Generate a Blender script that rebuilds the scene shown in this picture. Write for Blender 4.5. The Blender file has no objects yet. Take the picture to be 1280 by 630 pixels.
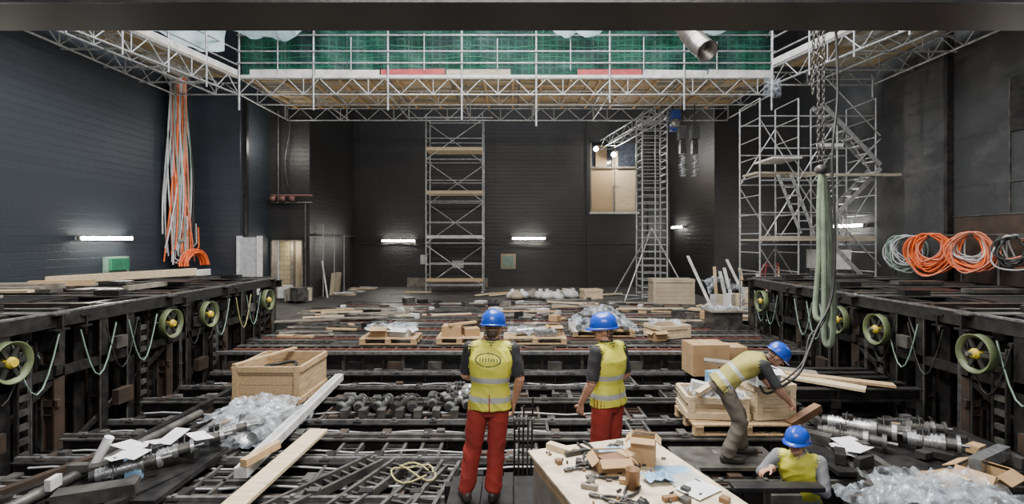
import bpy, math, random
from mathutils import Vector, Matrix, noise, kdtree
R=random.Random(11)
V=Vector
SC=bpy.context.scene
F=640.0; CZ=2.5; HY=300.0
def W(px,py,D):
    return V(((px-640)/F*D, D, CZ-(py-HY)/F*D))
def U(a,b): return R.uniform(a,b)

# ------------------------------------------------------------ materials
def mat(name,c1,c2=None,rough=.5,metal=0.,scale=6.,bump=0.,bscale=40.,alpha=1.,emit=None,es=0.,spec=.5,stretch=None,trans=0.,detail=5,avar=None):
    m=bpy.data.materials.new(name); m.use_nodes=True
    nt=m.node_tree; N=nt.nodes; L=nt.links
    b=N['Principled BSDF']
    tc=N.new('ShaderNodeTexCoord'); mp=N.new('ShaderNodeMapping')
    L.new(tc.outputs['Object'],mp.inputs['Vector'])
    if stretch: mp.inputs['Scale'].default_value=stretch
    nz=N.new('ShaderNodeTexNoise'); nz.inputs['Scale'].default_value=scale; nz.inputs['Detail'].default_value=detail
    L.new(mp.outputs[0],nz.inputs['Vector'])
    cr=N.new('ShaderNodeValToRGB')
    cr.color_ramp.elements[0].position=.35; cr.color_ramp.elements[1].position=.68
    c2=c2 or tuple(x*.7 for x in c1)
    cr.color_ramp.elements[0].color=(*c1,1); cr.color_ramp.elements[1].color=(*c2,1)
    L.new(nz.outputs[0],cr.inputs[0]); L.new(cr.outputs[0],b.inputs['Base Color'])
    b.inputs['Roughness'].default_value=rough; b.inputs['Metallic'].default_value=metal
    b.inputs['Specular IOR Level'].default_value=spec
    b.inputs['Alpha'].default_value=alpha
    if avar:
        n3=N.new('ShaderNodeTexNoise'); n3.inputs['Scale'].default_value=avar[2]; n3.inputs['Detail'].default_value=3
        L.new(mp.outputs[0],n3.inputs['Vector'])
        mr=N.new('ShaderNodeMapRange'); mr.inputs['From Min'].default_value=.35; mr.inputs['From Max'].default_value=.65
        mr.inputs['To Min'].default_value=avar[0]; mr.inputs['To Max'].default_value=avar[1]
        L.new(n3.outputs[0],mr.inputs[0]); L.new(mr.outputs[0],b.inputs['Alpha'])
    if trans: b.inputs['Transmission Weight'].default_value=trans
    if bump:
        n2=N.new('ShaderNodeTexNoise'); n2.inputs['Scale'].default_value=bscale; n2.inputs['Detail'].default_value=4
        L.new(mp.outputs[0],n2.inputs['Vector'])
        bp=N.new('ShaderNodeBump'); bp.inputs['Strength'].default_value=bump; bp.inputs['Distance'].default_value=.02
        L.new(n2.outputs[0],bp.inputs['Height']); L.new(bp.outputs[0],b.inputs['Normal'])
    if emit:
        b.inputs['Emission Color'].default_value=(*emit,1); b.inputs['Emission Strength'].default_value=es
    return m

def brickmat(name,c1,c2,mortar,patch,rough=.5,pscale=.5,rowh=.24,bw=.5,plo=.55,phi=.8,bs=.45):
    m=bpy.data.materials.new(name); m.use_nodes=True
    nt=m.node_tree; N=nt.nodes; L=nt.links; b=N['Principled BSDF']
    tc=N.new('ShaderNodeTexCoord'); sp=N.new('ShaderNodeSeparateXYZ'); L.new(tc.outputs['Object'],sp.inputs[0])
    ad=N.new('ShaderNodeMath'); ad.operation='ADD'; L.new(sp.outputs[0],ad.inputs[0]); L.new(sp.outputs[1],ad.inputs[1])
    cb=N.new('ShaderNodeCombineXYZ'); L.new(ad.outputs[0],cb.inputs[0]); L.new(sp.outputs[2],cb.inputs[1])
    br=N.new('ShaderNodeTexBrick'); L.new(cb.outputs[0],br.inputs['Vector'])
    br.inputs['Scale'].default_value=1; br.inputs['Brick Width'].default_value=bw; br.inputs['Row Height'].default_value=rowh
    br.inputs['Mortar Size'].default_value=.010; br.inputs['Mortar Smooth'].default_value=.6
    br.inputs['Color1'].default_value=(*c1,1); br.inputs['Color2'].default_value=(*c2,1); br.inputs['Mortar'].default_value=(*mortar,1)
    nz=N.new('ShaderNodeTexNoise'); nz.inputs['Scale'].default_value=pscale; nz.inputs['Detail'].default_value=8; nz.inputs['Roughness'].default_value=.65
    L.new(tc.outputs['Object'],nz.inputs['Vector'])
    cr=N.new('ShaderNodeValToRGB'); cr.color_ramp.elements[0].position=plo; cr.color_ramp.elements[1].position=phi
    L.new(nz.outputs[0],cr.inputs[0])
    mx=N.new('ShaderNodeMixRGB'); L.new(cr.outputs[0],mx.inputs[0]); L.new(br.outputs[0],mx.inputs[1]); mx.inputs[2].default_value=(*patch,1)
    L.new(mx.outputs[0],b.inputs['Base Color'])
    n2=N.new('ShaderNodeTexNoise'); n2.inputs['Scale'].default_value=9; n2.inputs['Detail'].default_value=5
    L.new(tc.outputs['Object'],n2.inputs['Vector'])
    m2=N.new('ShaderNodeMath'); m2.operation='MULTIPLY_ADD'; L.new(br.outputs['Fac'],m2.inputs[0]); m2.inputs[1].default_value=-.6; L.new(n2.outputs[0],m2.inputs[2])
    bp=N.new('ShaderNodeBump'); bp.inputs['Strength'].default_value=bs; bp.inputs['Distance'].default_value=.02
    L.new(m2.outputs[0],bp.inputs['Height']); L.new(bp.outputs[0],b.inputs['Normal'])
    b.inputs['Roughness'].default_value=rough
    return m

M={}
M['wallL']=brickmat('black_painted_block_blue',(.021,.027,.035),(.025,.032,.041),(.013,.017,.022),(.045,.055,.068),rowh=.2,bw=40,pscale=.35)
M['wall']=brickmat('black_painted_block',(.0135,.0135,.0135),(.017,.017,.017),(.009,.009,.009),(.038,.037,.036),rowh=.2,bw=40,plo=.5,phi=.85)
M['wallR']=brickmat('dark_concrete_panels',(.028,.0295,.031),(.036,.0375,.039),(.015,.015,.016),(.095,.095,.093),rowh=1.3,bw=2.6,pscale=.8,plo=.5,phi=.85)
M['floor']=mat('black_stage_floor',(.02,.019,.018),(.055,.05,.045),rough=.6,scale=2,bump=.2)
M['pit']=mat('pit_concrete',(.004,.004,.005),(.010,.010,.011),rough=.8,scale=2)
M['steel']=mat('black_painted_steel',(.012,.012,.013),(.033,.031,.029),rough=.34,scale=7,metal=.2,bump=.1)
M['steel2']=mat('dusty_dark_steel',(.045,.044,.042),(.13,.122,.11),rough=.40,metal=.4,scale=5)
M['brown']=mat('brown_primed_steel',(.065,.042,.030),(.032,.026,.021),rough=.5,metal=.2,scale=4)
M['rail']=mat('bare_steel_rail',(.36,.36,.36),(.15,.145,.14),rough=.30,metal=.7,scale=10)
M['redsteel']=mat('red_primer_steel',(.11,.028,.018),(.16,.05,.035),rough=.6)
M['alu']=mat('galvanised_scaffold_tube',(.50,.51,.51),(.27,.28,.28),rough=.4,metal=.55,scale=9)
M['plank']=mat('scaffold_plank',(.44,.38,.29),(.27,.23,.17),rough=.75,scale=3,stretch=(1,8,8),bump=.3)
M['plankY']=mat('yellow_formply',(.38,.28,.14),(.25,.19,.10),rough=.7,scale=2,stretch=(3,1,1))
M['white']=mat('white_dusty_board',(.60,.59,.56),(.38,.38,.365),rough=.6,scale=4)
M['wood']=mat('raw_timber',(.52,.36,.20),(.34,.23,.12),rough=.7,scale=4,stretch=(8,1,8),bump=.3)
M['wood2']=mat('pale_timber',(.66,.53,.35),(.45,.35,.22),rough=.7,scale=5,stretch=(1,7,7),bump=.2)
M['greywood']=mat('weathered_timber',(.25,.22,.18),(.13,.115,.095),rough=.8,scale=5)
M['ply']=mat('plywood_osb',(.62,.53,.39),(.38,.31,.22),rough=.7,scale=10,bump=.2,detail=8)
M['card']=mat('cardboard',(.42,.27,.14),(.33,.21,.10),rough=.85,scale=4)
M['beige']=mat('beige_plaster',(.42,.35,.25),(.30,.24,.16),rough=.9,scale=2)
M['plastic']=mat('clear_plastic_film',(.60,.66,.72),(.24,.28,.33),rough=.12,scale=9,spec=.9,avar=(.06,.55,7))
M['sheet']=mat('translucent_tarpaulin',(.50,.64,.67),(.30,.44,.48),rough=.35,scale=2,alpha=.8)
def netmat():
    m=mat('green_debris_net',(.006,.100,.062),(.002,.022,.022),rough=.7,scale=.9,detail=10)
    nt=m.node_tree;N=nt.nodes;L=nt.links;b=N['Principled BSDF']
    tc=N.new('ShaderNodeTexCoord'); sp=N.new('ShaderNodeSeparateXYZ'); L.new(tc.outputs['Object'],sp.inputs[0])
    outs=[]
    for i,per in ((0,.12),(2,.12)):
        a=N.new('ShaderNodeMath'); a.operation='PINGPONG'; a.inputs[1].default_value=per; L.new(sp.outputs[i],a.inputs[0])
        g=N.new('ShaderNodeMath'); g.operation='LESS_THAN'; g.inputs[1].default_value=.085; L.new(a.outputs[0],g.inputs[0]); outs.append(g)
    mu=N.new('ShaderNodeMath'); mu.operation='MULTIPLY'; L.new(outs[0].outputs[0],mu.inputs[0]); L.new(outs[1].outputs[0],mu.inputs[1])
    ma=N.new('ShaderNodeMath'); ma.operation='MULTIPLY_ADD'; ma.inputs[1].default_value=-.38; ma.inputs[2].default_value=1; L.new(mu.outputs[0],ma.inputs[0]); L.new(ma.outputs[0],b.inputs['Alpha'])
    return m
M['net']=netmat()
M['orange']=mat('orange_cable',(.90,.16,.025),(.62,.09,.02),rough=.5)
M['salmon']=mat('salmon_cable',(.74,.24,.14),rough=.5)
M['grey']=mat('grey_cable',(.42,.43,.44),rough=.5)
M['lgrey']=mat('light_grey_cable',(.62,.62,.61),rough=.5)
M['greenc']=mat('green_grey_cable',(.22,.32,.26),rough=.5)
M['black']=mat('black_rubber',(.012,.012,.012),(.03,.03,.03),rough=.5)
M['sling']=mat('green_round_sling',(.20,.25,.17),(.12,.15,.11),rough=.8,bump=.4)
M['yellow']=mat('yellow_hub',(.60,.45,.03),(.5,.35,.03),rough=.5)
M['strap']=mat('dull_yellow_strap',(.42,.38,.16),(.3,.27,.12),rough=.7)
M['pulley']=mat('pulley_dark',(.03,.031,.028),(.018,.019,.017),rough=.5)
M['rim']=mat('pulley_rim_green',(.13,.165,.07),(.07,.09,.045),rough=.5)
M['blueh']=mat('hoist_blue',(.02,.06,.28),(.02,.05,.2),rough=.4)
M['silver']=mat('silver_motor_housing',(.46,.47,.48),(.24,.25,.26),rough=.3,metal=.75,scale=12)
M['duct']=mat('spiral_duct',(.33,.30,.27),(.18,.16,.145),rough=.35,metal=.8,scale=3)
M['paper']=mat('paper',(.72,.73,.74),(.58,.59,.61),rough=.8)
M['bluep']=mat('blue_bag',(.25,.42,.60),(.15,.28,.45),rough=.4)
M['redboard']=mat('red_toe_board',(.40,.05,.05),(.24,.04,.04),rough=.6)
M['rust']=mat('rusty_tin',(.25,.14,.07),(.14,.08,.05),rough=.5,metal=.5)
M['tube']=mat('fluorescent_tube',(1,1,1),(1,1,1),emit=(1,.97,.86),es=110)
M['lamp']=mat('flood_lamp',(1,1,1),(1,1,1),emit=(.95,.97,1),es=200)
M['copper']=mat('red_brown_pipe',(.16,.07,.055),(.10,.05,.045),rough=.5)
M['glass']=mat('dark_window_pane',(.03,.035,.05),(.06,.07,.09),rough=.15)
M['header']=mat('header_steel',(.018,.015,.012),(.028,.024,.019),rough=.45)
M['greenpad']=mat('green_box',(.03,.2,.10),(.03,.14,.08),rough=.5)

# ------------------------------------------------------------ mesh builder
class MB:
    def __init__(s): s.v=[];s.f=[];s.m=[];s.s=[];s.mats=[]
    def mi(s,k):
        if k not in s.mats: s.mats.append(k)
        return s.mats.index(k)
    def add(s,vs,fs,k,sm=False):
        o=len(s.v); s.v.extend([tuple(x) for x in vs]); i=s.mi(k)
        for f in fs: s.f.append(tuple(o+j for j in f)); s.m.append(i); s.s.append(sm)
    BF=[(0,3,2,1),(4,5,6,7),(0,1,5,4),(1,2,6,5),(2,3,7,6),(3,0,4,7)]
    def box(s,c,sz,k,rz=0,rx=0,ry=0):
        c=V(c); h=V(sz)/2
        vs=[V((x,y,z)) for z in(-h.z,h.z) for x,y in((-h.x,-h.y),(h.x,-h.y),(h.x,h.y),(-h.x,h.y))]
        if rz or rx or ry:
            m=Matrix.Rotation(rz,3,'Z')@Matrix.Rotation(ry,3,'Y')@Matrix.Rotation(rx,3,'X'); vs=[m@v for v in vs]
        s.add([c+v for v in vs],s.BF,k)
    def bb(s,x0,x1,y0,y1,z0,z1,k): s.box(((x0+x1)/2,(y0+y1)/2,(z0+z1)/2),(abs(x1-x0),abs(y1-y0),abs(z1-z0)),k)
    def frame(s,p,q,up):
        d=(q-p).normalized(); up=V(up)
        if abs(d.dot(up))>.98: up=V((1,0,0)) if abs(d.x)<.9 else V((0,1,0))
        a=d.cross(up).normalized(); return d,a,a.cross(d).normalized()
    def beam(s,p,q,w,h,k,up=(0,0,1)):
        p=V(p);q=V(q);d,a,u=s.frame(p,q,up)
        vs=[]
        for e in(p,q): vs+= [e-a*w/2-u*h/2,e+a*w/2-u*h/2,e+a*w/2+u*h/2,e-a*w/2+u*h/2]
        s.add(vs,[(0,1,2,3),(7,6,5,4),(4,5,1,0),(5,6,2,1),(6,7,3,2),(7,4,0,3)],k)
    def ibeam(s,p,q,w,h,k,k2=None):
        p=V(p);q=V(q);d,a,u=s.frame(p,q,(0,0,1)); t=.025
        s.beam(p+u*(h/2-t/2),q+u*(h/2-t/2),w,t,k2 or k); s.beam(p-u*(h/2-t/2),q-u*(h/2-t/2),w,t,k); s.beam(p,q,.03,h-2*t,k)
        n=max(1,int((q-p).length/.9))
        for i in range(1,n):
            e=p.lerp(q,i/n); s.beam(e-d*.01,e+d*.01,w*.9,h-2*t,k)
    def tube(s,p,q,r,k,n=8,r2=None,cap=True):
        p=V(p);q=V(q);d,a,u=s.frame(p,q,(0,0,1)); r2=r if r2 is None else r2
        vs=[];
        for e,rr in((p,r),(q,r2)):
            for i in range(n):
                t=2*math.pi*i/n; vs.append(e+(a*math.cos(t)+u*math.sin(t))*rr)
        fs=[(i,(i+1)%n,n+(i+1)%n,n+i) for i in range(n)]
        s.add(vs,[f[::-1] for f in fs],k,True)
        if cap: s.add(vs[:n],[tuple(range(n))],k); s.add(vs[n:],[tuple(range(n))[::-1]],k)
    def path(s,pts,r,k,n=6,closed=False):
        pts=[V(p) for p in pts]; N=len(pts); vs=[]; pa=None
        for i,p in enumerate(pts):
            a=pts[i-1] if (i>0 or closed) else p; b=pts[(i+1)%N] if (i<N-1 or closed) else p
            d=(b-a).normalized()
            if pa is None:
                up=V((0,0,1)) if abs(d.z)<.9 else V((1,0,0)); pa=d.cross(up).normalized()
            else:
                pa=(pa-d*pa.dot(d)).normalized()
            u=d.cross(pa)
            for j in range(n):
                t=2*math.pi*j/n; vs.append(p+(pa*math.cos(t)+u*math.sin(t))*r)
        fs=[]
        for i in range(N if closed else N-1):
            i2=(i+1)%N
            for j in range(n): fs.append((i*n+j,i*n+(j+1)%n,i2*n+(j+1)%n,i2*n+j))
        s.add(vs,fs,k,True)
    def lathe(s,c,ax,prof,k,n=24,sm=True):
        c=V(c);ax=V(ax).normalized(); a=ax.orthogonal().normalized(); u=ax.cross(a); vs=[];P=len(prof)
        for i in range(n):
            t=2*math.pi*i/n
            for r,h in prof: vs.append(c+ax*h+(a*math.cos(t)+u*math.sin(t))*r)
        fs=[(i*P+j,((i+1)%n)*P+j,((i+1)%n)*P+j+1,i*P+j+1) for i in range(n) for j in range(P-1)]
        s.add(vs,fs,k,sm)
    def grid(s,fn,nx,ny,k,sm=True):
        vs=[fn(i/nx,j/ny) for j in range(ny+1) for i in range(nx+1)]
        fs=[(j*(nx+1)+i,j*(nx+1)+i+1,(j+1)*(nx+1)+i+1,(j+1)*(nx+1)+i) for j in range(ny) for i in range(nx)]
        s.add(vs,fs,k,sm)
    def obj(s,name,bevel=0,parent=None):
        me=bpy.data.meshes.new(name); me.from_pydata(s.v,[],s.f)
        for k in s.mats: me.materials.append(M[k])
        me.polygons.foreach_set('material_index',s.m); me.polygons.foreach_set('use_smooth',s.s); me.update()
        o=bpy.data.objects.new(name,me); SC.collection.objects.link(o)
        if bevel:
            b=o.modifiers.new('bevel','BEVEL'); b.width=bevel; b.segments=2; b.limit_method='ANGLE'
        if parent: o.parent=parent
        return o

# ------------------------------------------------------------ room shell
ZT=14.0; ZB=-1.4
m=MB(); m.bb(-12.4,-12,-2,19.2,ZB,ZT,'wallL'); m.obj('wall_left')
m=MB(); m.bb(-12.4,-10.2,19.2,21.5,ZB,ZT,'wallL'); m.bb(-10.2,-10.05,19.4,19.55,0,8,'steel'); m.obj('wall_left_pillar')
m=MB()
dx0,dx1=-10.1,-8.78
m.bb(-12.4,dx0,21.5,21.9,ZB,ZT,'wall'); m.bb(dx1,-8.5,21.5,21.9,ZB,ZT,'wall'); m.bb(dx0,dx1,21.5,21.9,2.5,ZT,'wall'); m.bb(dx0,dx1,21.5,21.9,ZB,0,'wall')
m.obj('wall_left_recess')
M['block']=brickmat('tan_blockwork',(.42,.36,.22),(.36,.30,.18),(.12,.10,.07),(.30,.26,.16),rowh=.2,bw=.35)
m=MB(); m.bb(dx0,dx0+.05,21.45,21.95,0,2.5,'greywood'); m.bb(dx1-.05,dx1,21.45,21.95,0,2.5,'greywood'); m.bb(dx0,dx1,21.45,21.95,2.45,2.5,'greywood')
m.bb(dx0+.05,dx0+.62,22.1,22.2,0,2.45,'block'); m.bb(dx0+.62,dx1,22.3,22.4,0,2.45,'beige'); m.bb(dx0+.6,dx0+.68,22.0,22.3,0,2.45,'greywood')
m.obj('door_1')
m=MB(); m.bb(-8.9,-8.5,21.9,27.5,ZB,ZT,'wall'); m.obj('wall_left_side')
wx0,wx1,wz0,wz1=4.21,6.75,4.0,7.75
m=MB(); m.bb(-8.9,wx0,27.5,27.9,ZB,ZT,'wall'); m.bb(wx1,8.9,27.5,27.9,ZB,ZT,'wall'); m.bb(wx0,wx1,27.5,27.9,ZB,wz0,'wall'); m.bb(wx0,wx1,27.5,27.9,wz1,ZT,'wall')
for x in (-8.3,-4.5,-1,4.0,7.3): m.bb(x,x+.12,27.42,27.5,0,ZT,'wall')
m.obj('wall_back')
m=MB()
m.bb(wx0,(wx0+wx1)/2-.02,27.65,27.7,wz0,6.4,'wood'); m.bb((wx0+wx1)/2+.02,wx1,27.65,27.7,wz0,6.3,'wood2'); m.bb(wx0,wx1,27.72,27.76,6.3,wz1,'glass')
for x in (wx0,(wx0+wx1)/2,wx1-.08): m.bb(x,x+.08,27.55,27.66,wz0,wz1,'greywood')
m.bb(wx0+.3,wx0+.9,27.6,27.65,6.4,7.6,'wood'); m.bb(wx0+1.2,wx0+1.5,27.6,27.65,5.4,7.3,'wood2')
m.bb(wx0,wx1,27.5,27.66,6.35,6.45,'greywood'); m.bb(wx0-.05,wx1+.05,27.35,27.55,wz0-.1,wz0,'white')
m.obj('window_1')
m=MB(); m.bb(8.5,8.9,21.9,27.5,ZB,ZT,'wall'); m.obj('wall_right_side')
m=MB(); m.bb(8.5,12.4,21.5,21.9,ZB,ZT,'wall'); m.obj('wall_right_recess')
m=MB(); m.bb(12,12.4,-2,21.5,ZB,ZT,'wallR')
m.bb(11.88,12,14.0,15.5,ZB,ZT,'wallR'); m.bb(11.82,12,13.9,14.02,ZB,ZT,'steel')
m.bb(11.96,12,9.8,12.3,5.1,6.4,'steel'); m.bb(11.97,12,9.8,12.3,3.9,3.93,'steel2'); m.bb(11.96,12,12.3,12.33,3.2,6.4,'steel2')
m.bb(11.97,12,9.0,13.9,3.12,3.15,'steel2')
m.obj('wall_right')
m=MB(); m.bb(11.93,11.99,11.2,13.8,1.4,3.1,'brown'); m.obj('trim_brown_steel_panel')
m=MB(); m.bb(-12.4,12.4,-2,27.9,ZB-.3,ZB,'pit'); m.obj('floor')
m=MB(); m.bb(-12,12,20.8,27.5,-.3,0,'floor'); m.bb(6.6,12,15.8,20.8,-.3,0,'floor'); m.bb(-12,-6.6,15.8,20.8,-.3,0,'floor'); m.obj('floor_rear_stage')
m=MB()
m.bb(-12,12,2.9,3.1,3.86,4.4,'header'); m.bb(-12,12,2.82,3.18,3.80,3.84,'header'); m.bb(-12,12,2.80,2.82,3.80,3.825,'steel'); m.bb(-12,12,2.85,2.9,3.98,4.0,'steel')
for i in range(24): m.bb(-12+i,-11.97+i,2.85,2.9,3.84,4.4,'header')
m.obj('ceiling_header_beam')

# ------------------------------------------------------------ overhead scaffold galleries
def girder(m,p,q,h,k='alu',r=.03,step=.55):
    p=V(p);q=V(q);L=(q-p).length;n=max(2,int(L/step)); up=V((0,0,h))
    m.tube(p,q,r,k,6); m.tube(p+up,q+up,r,k,6)
    for i in range(n):
        a=p.lerp(q,i/n); b=p.lerp(q,(i+1)/n)
        if i%2==0: m.tube(a,b+up,r*.65,k,5,cap=False)
        else: m.tube(a+up,b,r*.65,k,5,cap=False)
        if i%4==0: m.tube(a,a+up,r*.7,k,5,cap=False)
m=MB()
y0,y1=17.6,21.4
girder(m,(-9.4,y0,7.5),(9.0,y0,7.5),.55); girder(m,(-9.4,y1,7.5),(9.0,y1,7.5),.5)
girder(m,(-9.4,18.9,7.5),(9,18.9,7.5),.5)
for x in [-9.35,-6.8,-4.25,-1.72,.83,3.35,5.9,8.9]:
    zl={-1.72:6.6,.83:6.4,3.35:7.2}.get(x,6.95)
    m.tube((x,y0-.06,zl),(x,y0-.06,12),.038,'alu',6); m.tube((x,y1-.3,7.5),(x,y1-.3,12),.03,'alu',6)
    m.tube((x,y0,7.5),(x,y1,7.5),.03,'alu',6); m.tube((x,y0,8.05),(x,y1,8.05),.03,'alu',6)
    m.tube((x,y0,9.7),(x,y1-.3,8.2),.022,'alu',5)
for z in (8.55,8.95,9.5): m.tube((-9.4,y0-.1,z),(9,y0-.1,z),.026,'alu',6)
for i in range(7): x=-8+2.5*i; m.tube((x,y0-.12,8.3),(x,y0-.12,9.2+U(0,.4)),.022,'alu',5)
i=0; x=-9.0
while x<8.7:
    if R.random()<.9: m.beam((x,y0-.02,8.25),(x+2.2,y0-.02,8.25+U(-.03,.03)),.04,.2,'redboard' if i in(2,4,5) else R.choice(['white','plank','white']))
    x+=2.25; i+=1
m.bb(-9.4,9.0,y0-.05,y0-.01,8.06,8.16,'white')
yy=y0+.1
while yy<y1:
    xx=-9.4
    while xx<8.9:
        w=min(2.4,9.0-xx); m.bb(xx,xx+w-.03,yy,yy+.24,8.08+U(0,.03),8.13+U(0,.02),R.choice(['plankY','plank','plankY','wood','greywood'])); xx+=2.42
    yy+=.27
for x in range(-9,9): m.bb(x,x+.08,y0+.1,y1,7.98,8.07,'wood')
m.obj('scaffold_gallery_rear')
def sidegal(name,s,a,b):
    m=MB(); a=V(a);b=V(b); wallx=11.8*s
    girder(m,a,b,.55,step=.5); n=int((b-a).length/1.3)
    a2=V((11.6*s,a.y,a.z)); b2=V((11.6*s,b.y,b.z)); girder(m,a2,b2,.5)
    a3=a.lerp(a2,.35); b3=b.lerp(b2,.35); girder(m,a3,b3,.45)
    for i in range(n+1):
        e=a.lerp(b,i/n); g=V((wallx,e.y,e.z))
        m.tube(e,g,.028,'alu',6); m.tube(e-V((0,0,.15)),e+V((0,0,4.2)),.032,'alu',6)
        girder(m,e,g,.4,step=.45,r=.024)
    for z in (1.0,1.5,2.2): m.tube(a+V((0,0,z)),b+V((0,0,z)),.026,'alu',6)
    k=9
    for j in range(k):
        t=(j+.5)/k; p=a.lerp(a2,t)+V((0,0,.6+U(0,.02))); q=b.lerp(b2,t)+V((0,0,.6+U(0,.02)))
        w=abs(a.lerp(a2,1/k).x-a.x)-.02
        for c in range(4): m.beam(p.lerp(q,c/4),p.lerp(q,(c+.98)/4),w,.05,R.choice(['plank','plank','greywood','white','plankY']))
    m.beam(a+V((0,0,.72)),b+V((0,0,.72)),.04,.2,'white')
    m.obj(name)
sidegal('scaffold_gallery_left',-1,(-9.4,17.6,7.5),(-11.0,9.2,7.5))
sidegal('scaffold_gallery_right',1,(8.4,16.5,7.5),(10.1,9.2,7.5))
m=MB()
def net(u,v):
    x=-9.4+u*18.4; z=8.15+v*4.4
    return (x, 17.85+.08*math.sin(x*2.1)+.04*math.sin(x*7+z*2)+.10*noise.noise(V((x*1.5,z*1.5,0))), z)
m.grid(net,220,40,'net')
for z in (8.8,9.2,9.6,10.4,11.2): m.path([(-9.4+i*.4,17.72,z+.05*math.sin(i*.9+z)) for i in range(47)],.012,'greenpad',4)
m.obj('green_debris_net')
def crumple(m,fn,nx,ny,k,amp,sc,seed=0):
    def g(u,v):
        p=V(fn(u,v)); q=p*sc+V((seed*7.3,seed*3.1,0))
        a=noise.noise(q); b=noise.noise(q*2.3+V((9,1,4)))
        return p+V((noise.noise(q+V((5,5,5)))*amp*.5,noise.noise(q+V((1,8,2)))*amp*.5,(1-abs(a)*3)*amp*.6+abs(b)*amp*.5))
    m.grid(g,nx,ny,k,False)
m=MB()
crumple(m,lambda u,v:(-9.4+u*18.2,17.0+v*.3,10.6-v*(.95+.22*math.sin(u*23)+.18*math.sin(u*9+1))),130,10,'sheet',.22,1.3,2)
m.obj('plastic_sheet_over_net')
m=MB()
crumple(m,lambda u,v:(-11.4+u*2.0,15.2+u*1.5+v*.4,8.6+v*2.6),26,26,'sheet',.35,1.1,4)
m.obj('plastic_sheet_hanging')
m=MB()
crumple(m,lambda u,v:(9.3+u*1.6,15.6-u*1.0,8.7+v*2.6),22,22,'sheet',.35,1.1,6)
m.obj('plastic_sheet_hanging')
m=MB()
crumple(m,lambda u,v:(8.0+u*.55,16.3,7.0+v*.65),10,12,'plastic',.12,3,6)
m.obj('plastic_rag')
m=MB()
pts=[W(835,-20,13),W(850,20,13),W(862,42,12.9),W(874,56,12.7),W(884,64,12.4)]
m.path(pts,.25,'duct',20); m.path([pts[-1]+(pts[-2]-pts[-1])*0.02,pts[-1]],.265,'silver',20)
d=(pts[-1]-pts[-2]).normalized(); m.lathe(pts[-1],d,[(.265,-.03),(.27,.01),(.23,.01),(.22,-.4),(.0,-.4)],'duct',20)
for i in range(len(pts)-1): m.path([pts[i].lerp(pts[i+1],.45),pts[i].lerp(pts[i+1],.5)],.262,'silver',20)
m.tube(pts[0],pts[0]+V((0,0,2.5)),.25,'duct',20); m.obj('ventilation_duct')

# ------------------------------------------------------------ scaffold towers
def scaftower(x0,x1,d0,d1,z0,z1,plats,step=.5,diag=True,k='alu',r=.028,bays=1):
    m=MB()
    xs=[x0+(x1-x0)*i/bays for i in range(bays+1)]
    for x in xs:
        for y in (d0,d1): m.tube((x,y,z0),(x,y,z1),r,k,6); m.box((x,y,z0+.02),(.15,.15,.04),k)
        z=z0+.3
        while z<z1: m.tube((x,d0,z),(x,d1,z),r*.7,k,5); z+=step
    z=z0+.35; i=0
    while z<z1-.1:
        for y in (d0,d1): m.tube((x0,y,z),(x1,y,z),r*.75,k,5)
        if diag and z+2<z1+.2 and i%2==0:
            for b in range(bays):
                a,c=(xs[b],xs[b+1]) if (i//2+b)%2 else (xs[b+1],xs[b]); m.tube((a,d0,z),(c,d0,z+1.9),r*.7,k,5); m.tube((c,d1,z),(a,d1,z+1.9),r*.7,k,5)
        z+=1.0; i+=1
    for (pz,km) in plats:
        n=5
        for j in range(n):
            y=d0+(d1-d0)*(j+.5)/n; m.box(((x0+x1)/2,y,pz),(x1-x0,(d1-d0)/n-.02,.05),km)
        m.beam((x0,d0-.02,pz+.05),(x1,d0-.02,pz+.05),.03,.15,km)
    return m
m=scaftower(-4.1,-1.4,24.4,25.6,0,8.5,[(6.8,'wood2'),(4.73,'wood2'),(2.6,'white'),(.55,'wood')],r=.034); m.tube((-4.9,24.3,8.3),(-.9,24.3,8.3),.03,'alu',6); m.obj('scaffold_tower')
m=scaftower(7.7,11.3,15.9,17.3,0,6.9,[(2.5,'plank')],bays=3,step=.6)
m.bb(7.7,9.9,16.2,17.1,4.6,4.66,'plank')
for x in(9.5,11.2): m.tube((x,15.9,6.9),(x,15.9,7.6),.028,'alu',6)
m.tube((9.5,15.9,7.5),(11.3,15.9,7.5),.028,'alu',6)
for a in range(3):
    z=.8+a*2.0; s=1 if a%2 else -1
    p=V((10.4-s*.9,15.7,z)); q=V((10.4+s*.9,15.7,z+1.9)); 
    m.beam(p,q,.04,.12,'alu'); m.beam(p+V((0,.5,0)),q+V((0,.5,0)),.04,.12,'alu')
    for i in range(8): e=p.lerp(q,(i+.5)/8); m.box(e+V((0,.25,0)),(.22,.5,.03),'alu')
    m.tube(p+V((0,0,.9)),q+V((0,0,.9)),.022,'alu',5)
m.bb(9.3,10.1,15.6,15.65,5.35,5.45,'white')
ladd=[V((8.1,15.6,4.5)),V((8.8,15.6,2.7))]
for o in(0,.4): m.beam(ladd[0]+V((o,0,0)),ladd[1]+V((o,0,0)),.04,.08,'alu')
for i in range(7): e=ladd[0].lerp(ladd[1],(i+.5)/7); m.beam(e,e+V((.4,0,0)),.04,.04,'alu')
m.bb(8.0,8.9,15.7,16.9,5.0,5.06,'white'); m.bb(9.6,11.8,15.5,15.7,4.45,4.52,'plank'); m.bb(9.6,10.4,15.7,16.7,1.6,2.2,'lgrey')
m.obj('stair_scaffold')
m=MB()
for (x,y) in ((5.5,21.6),(6.55,21.6),(5.5,22.6),(6.55,22.6)): m.tube((x,y,0),(x,y,7.9),.038,'alu',6)
m.tube((6.03,21.55,0),(6.03,21.55,7.9),.03,'alu',6)
z=.2
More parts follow.
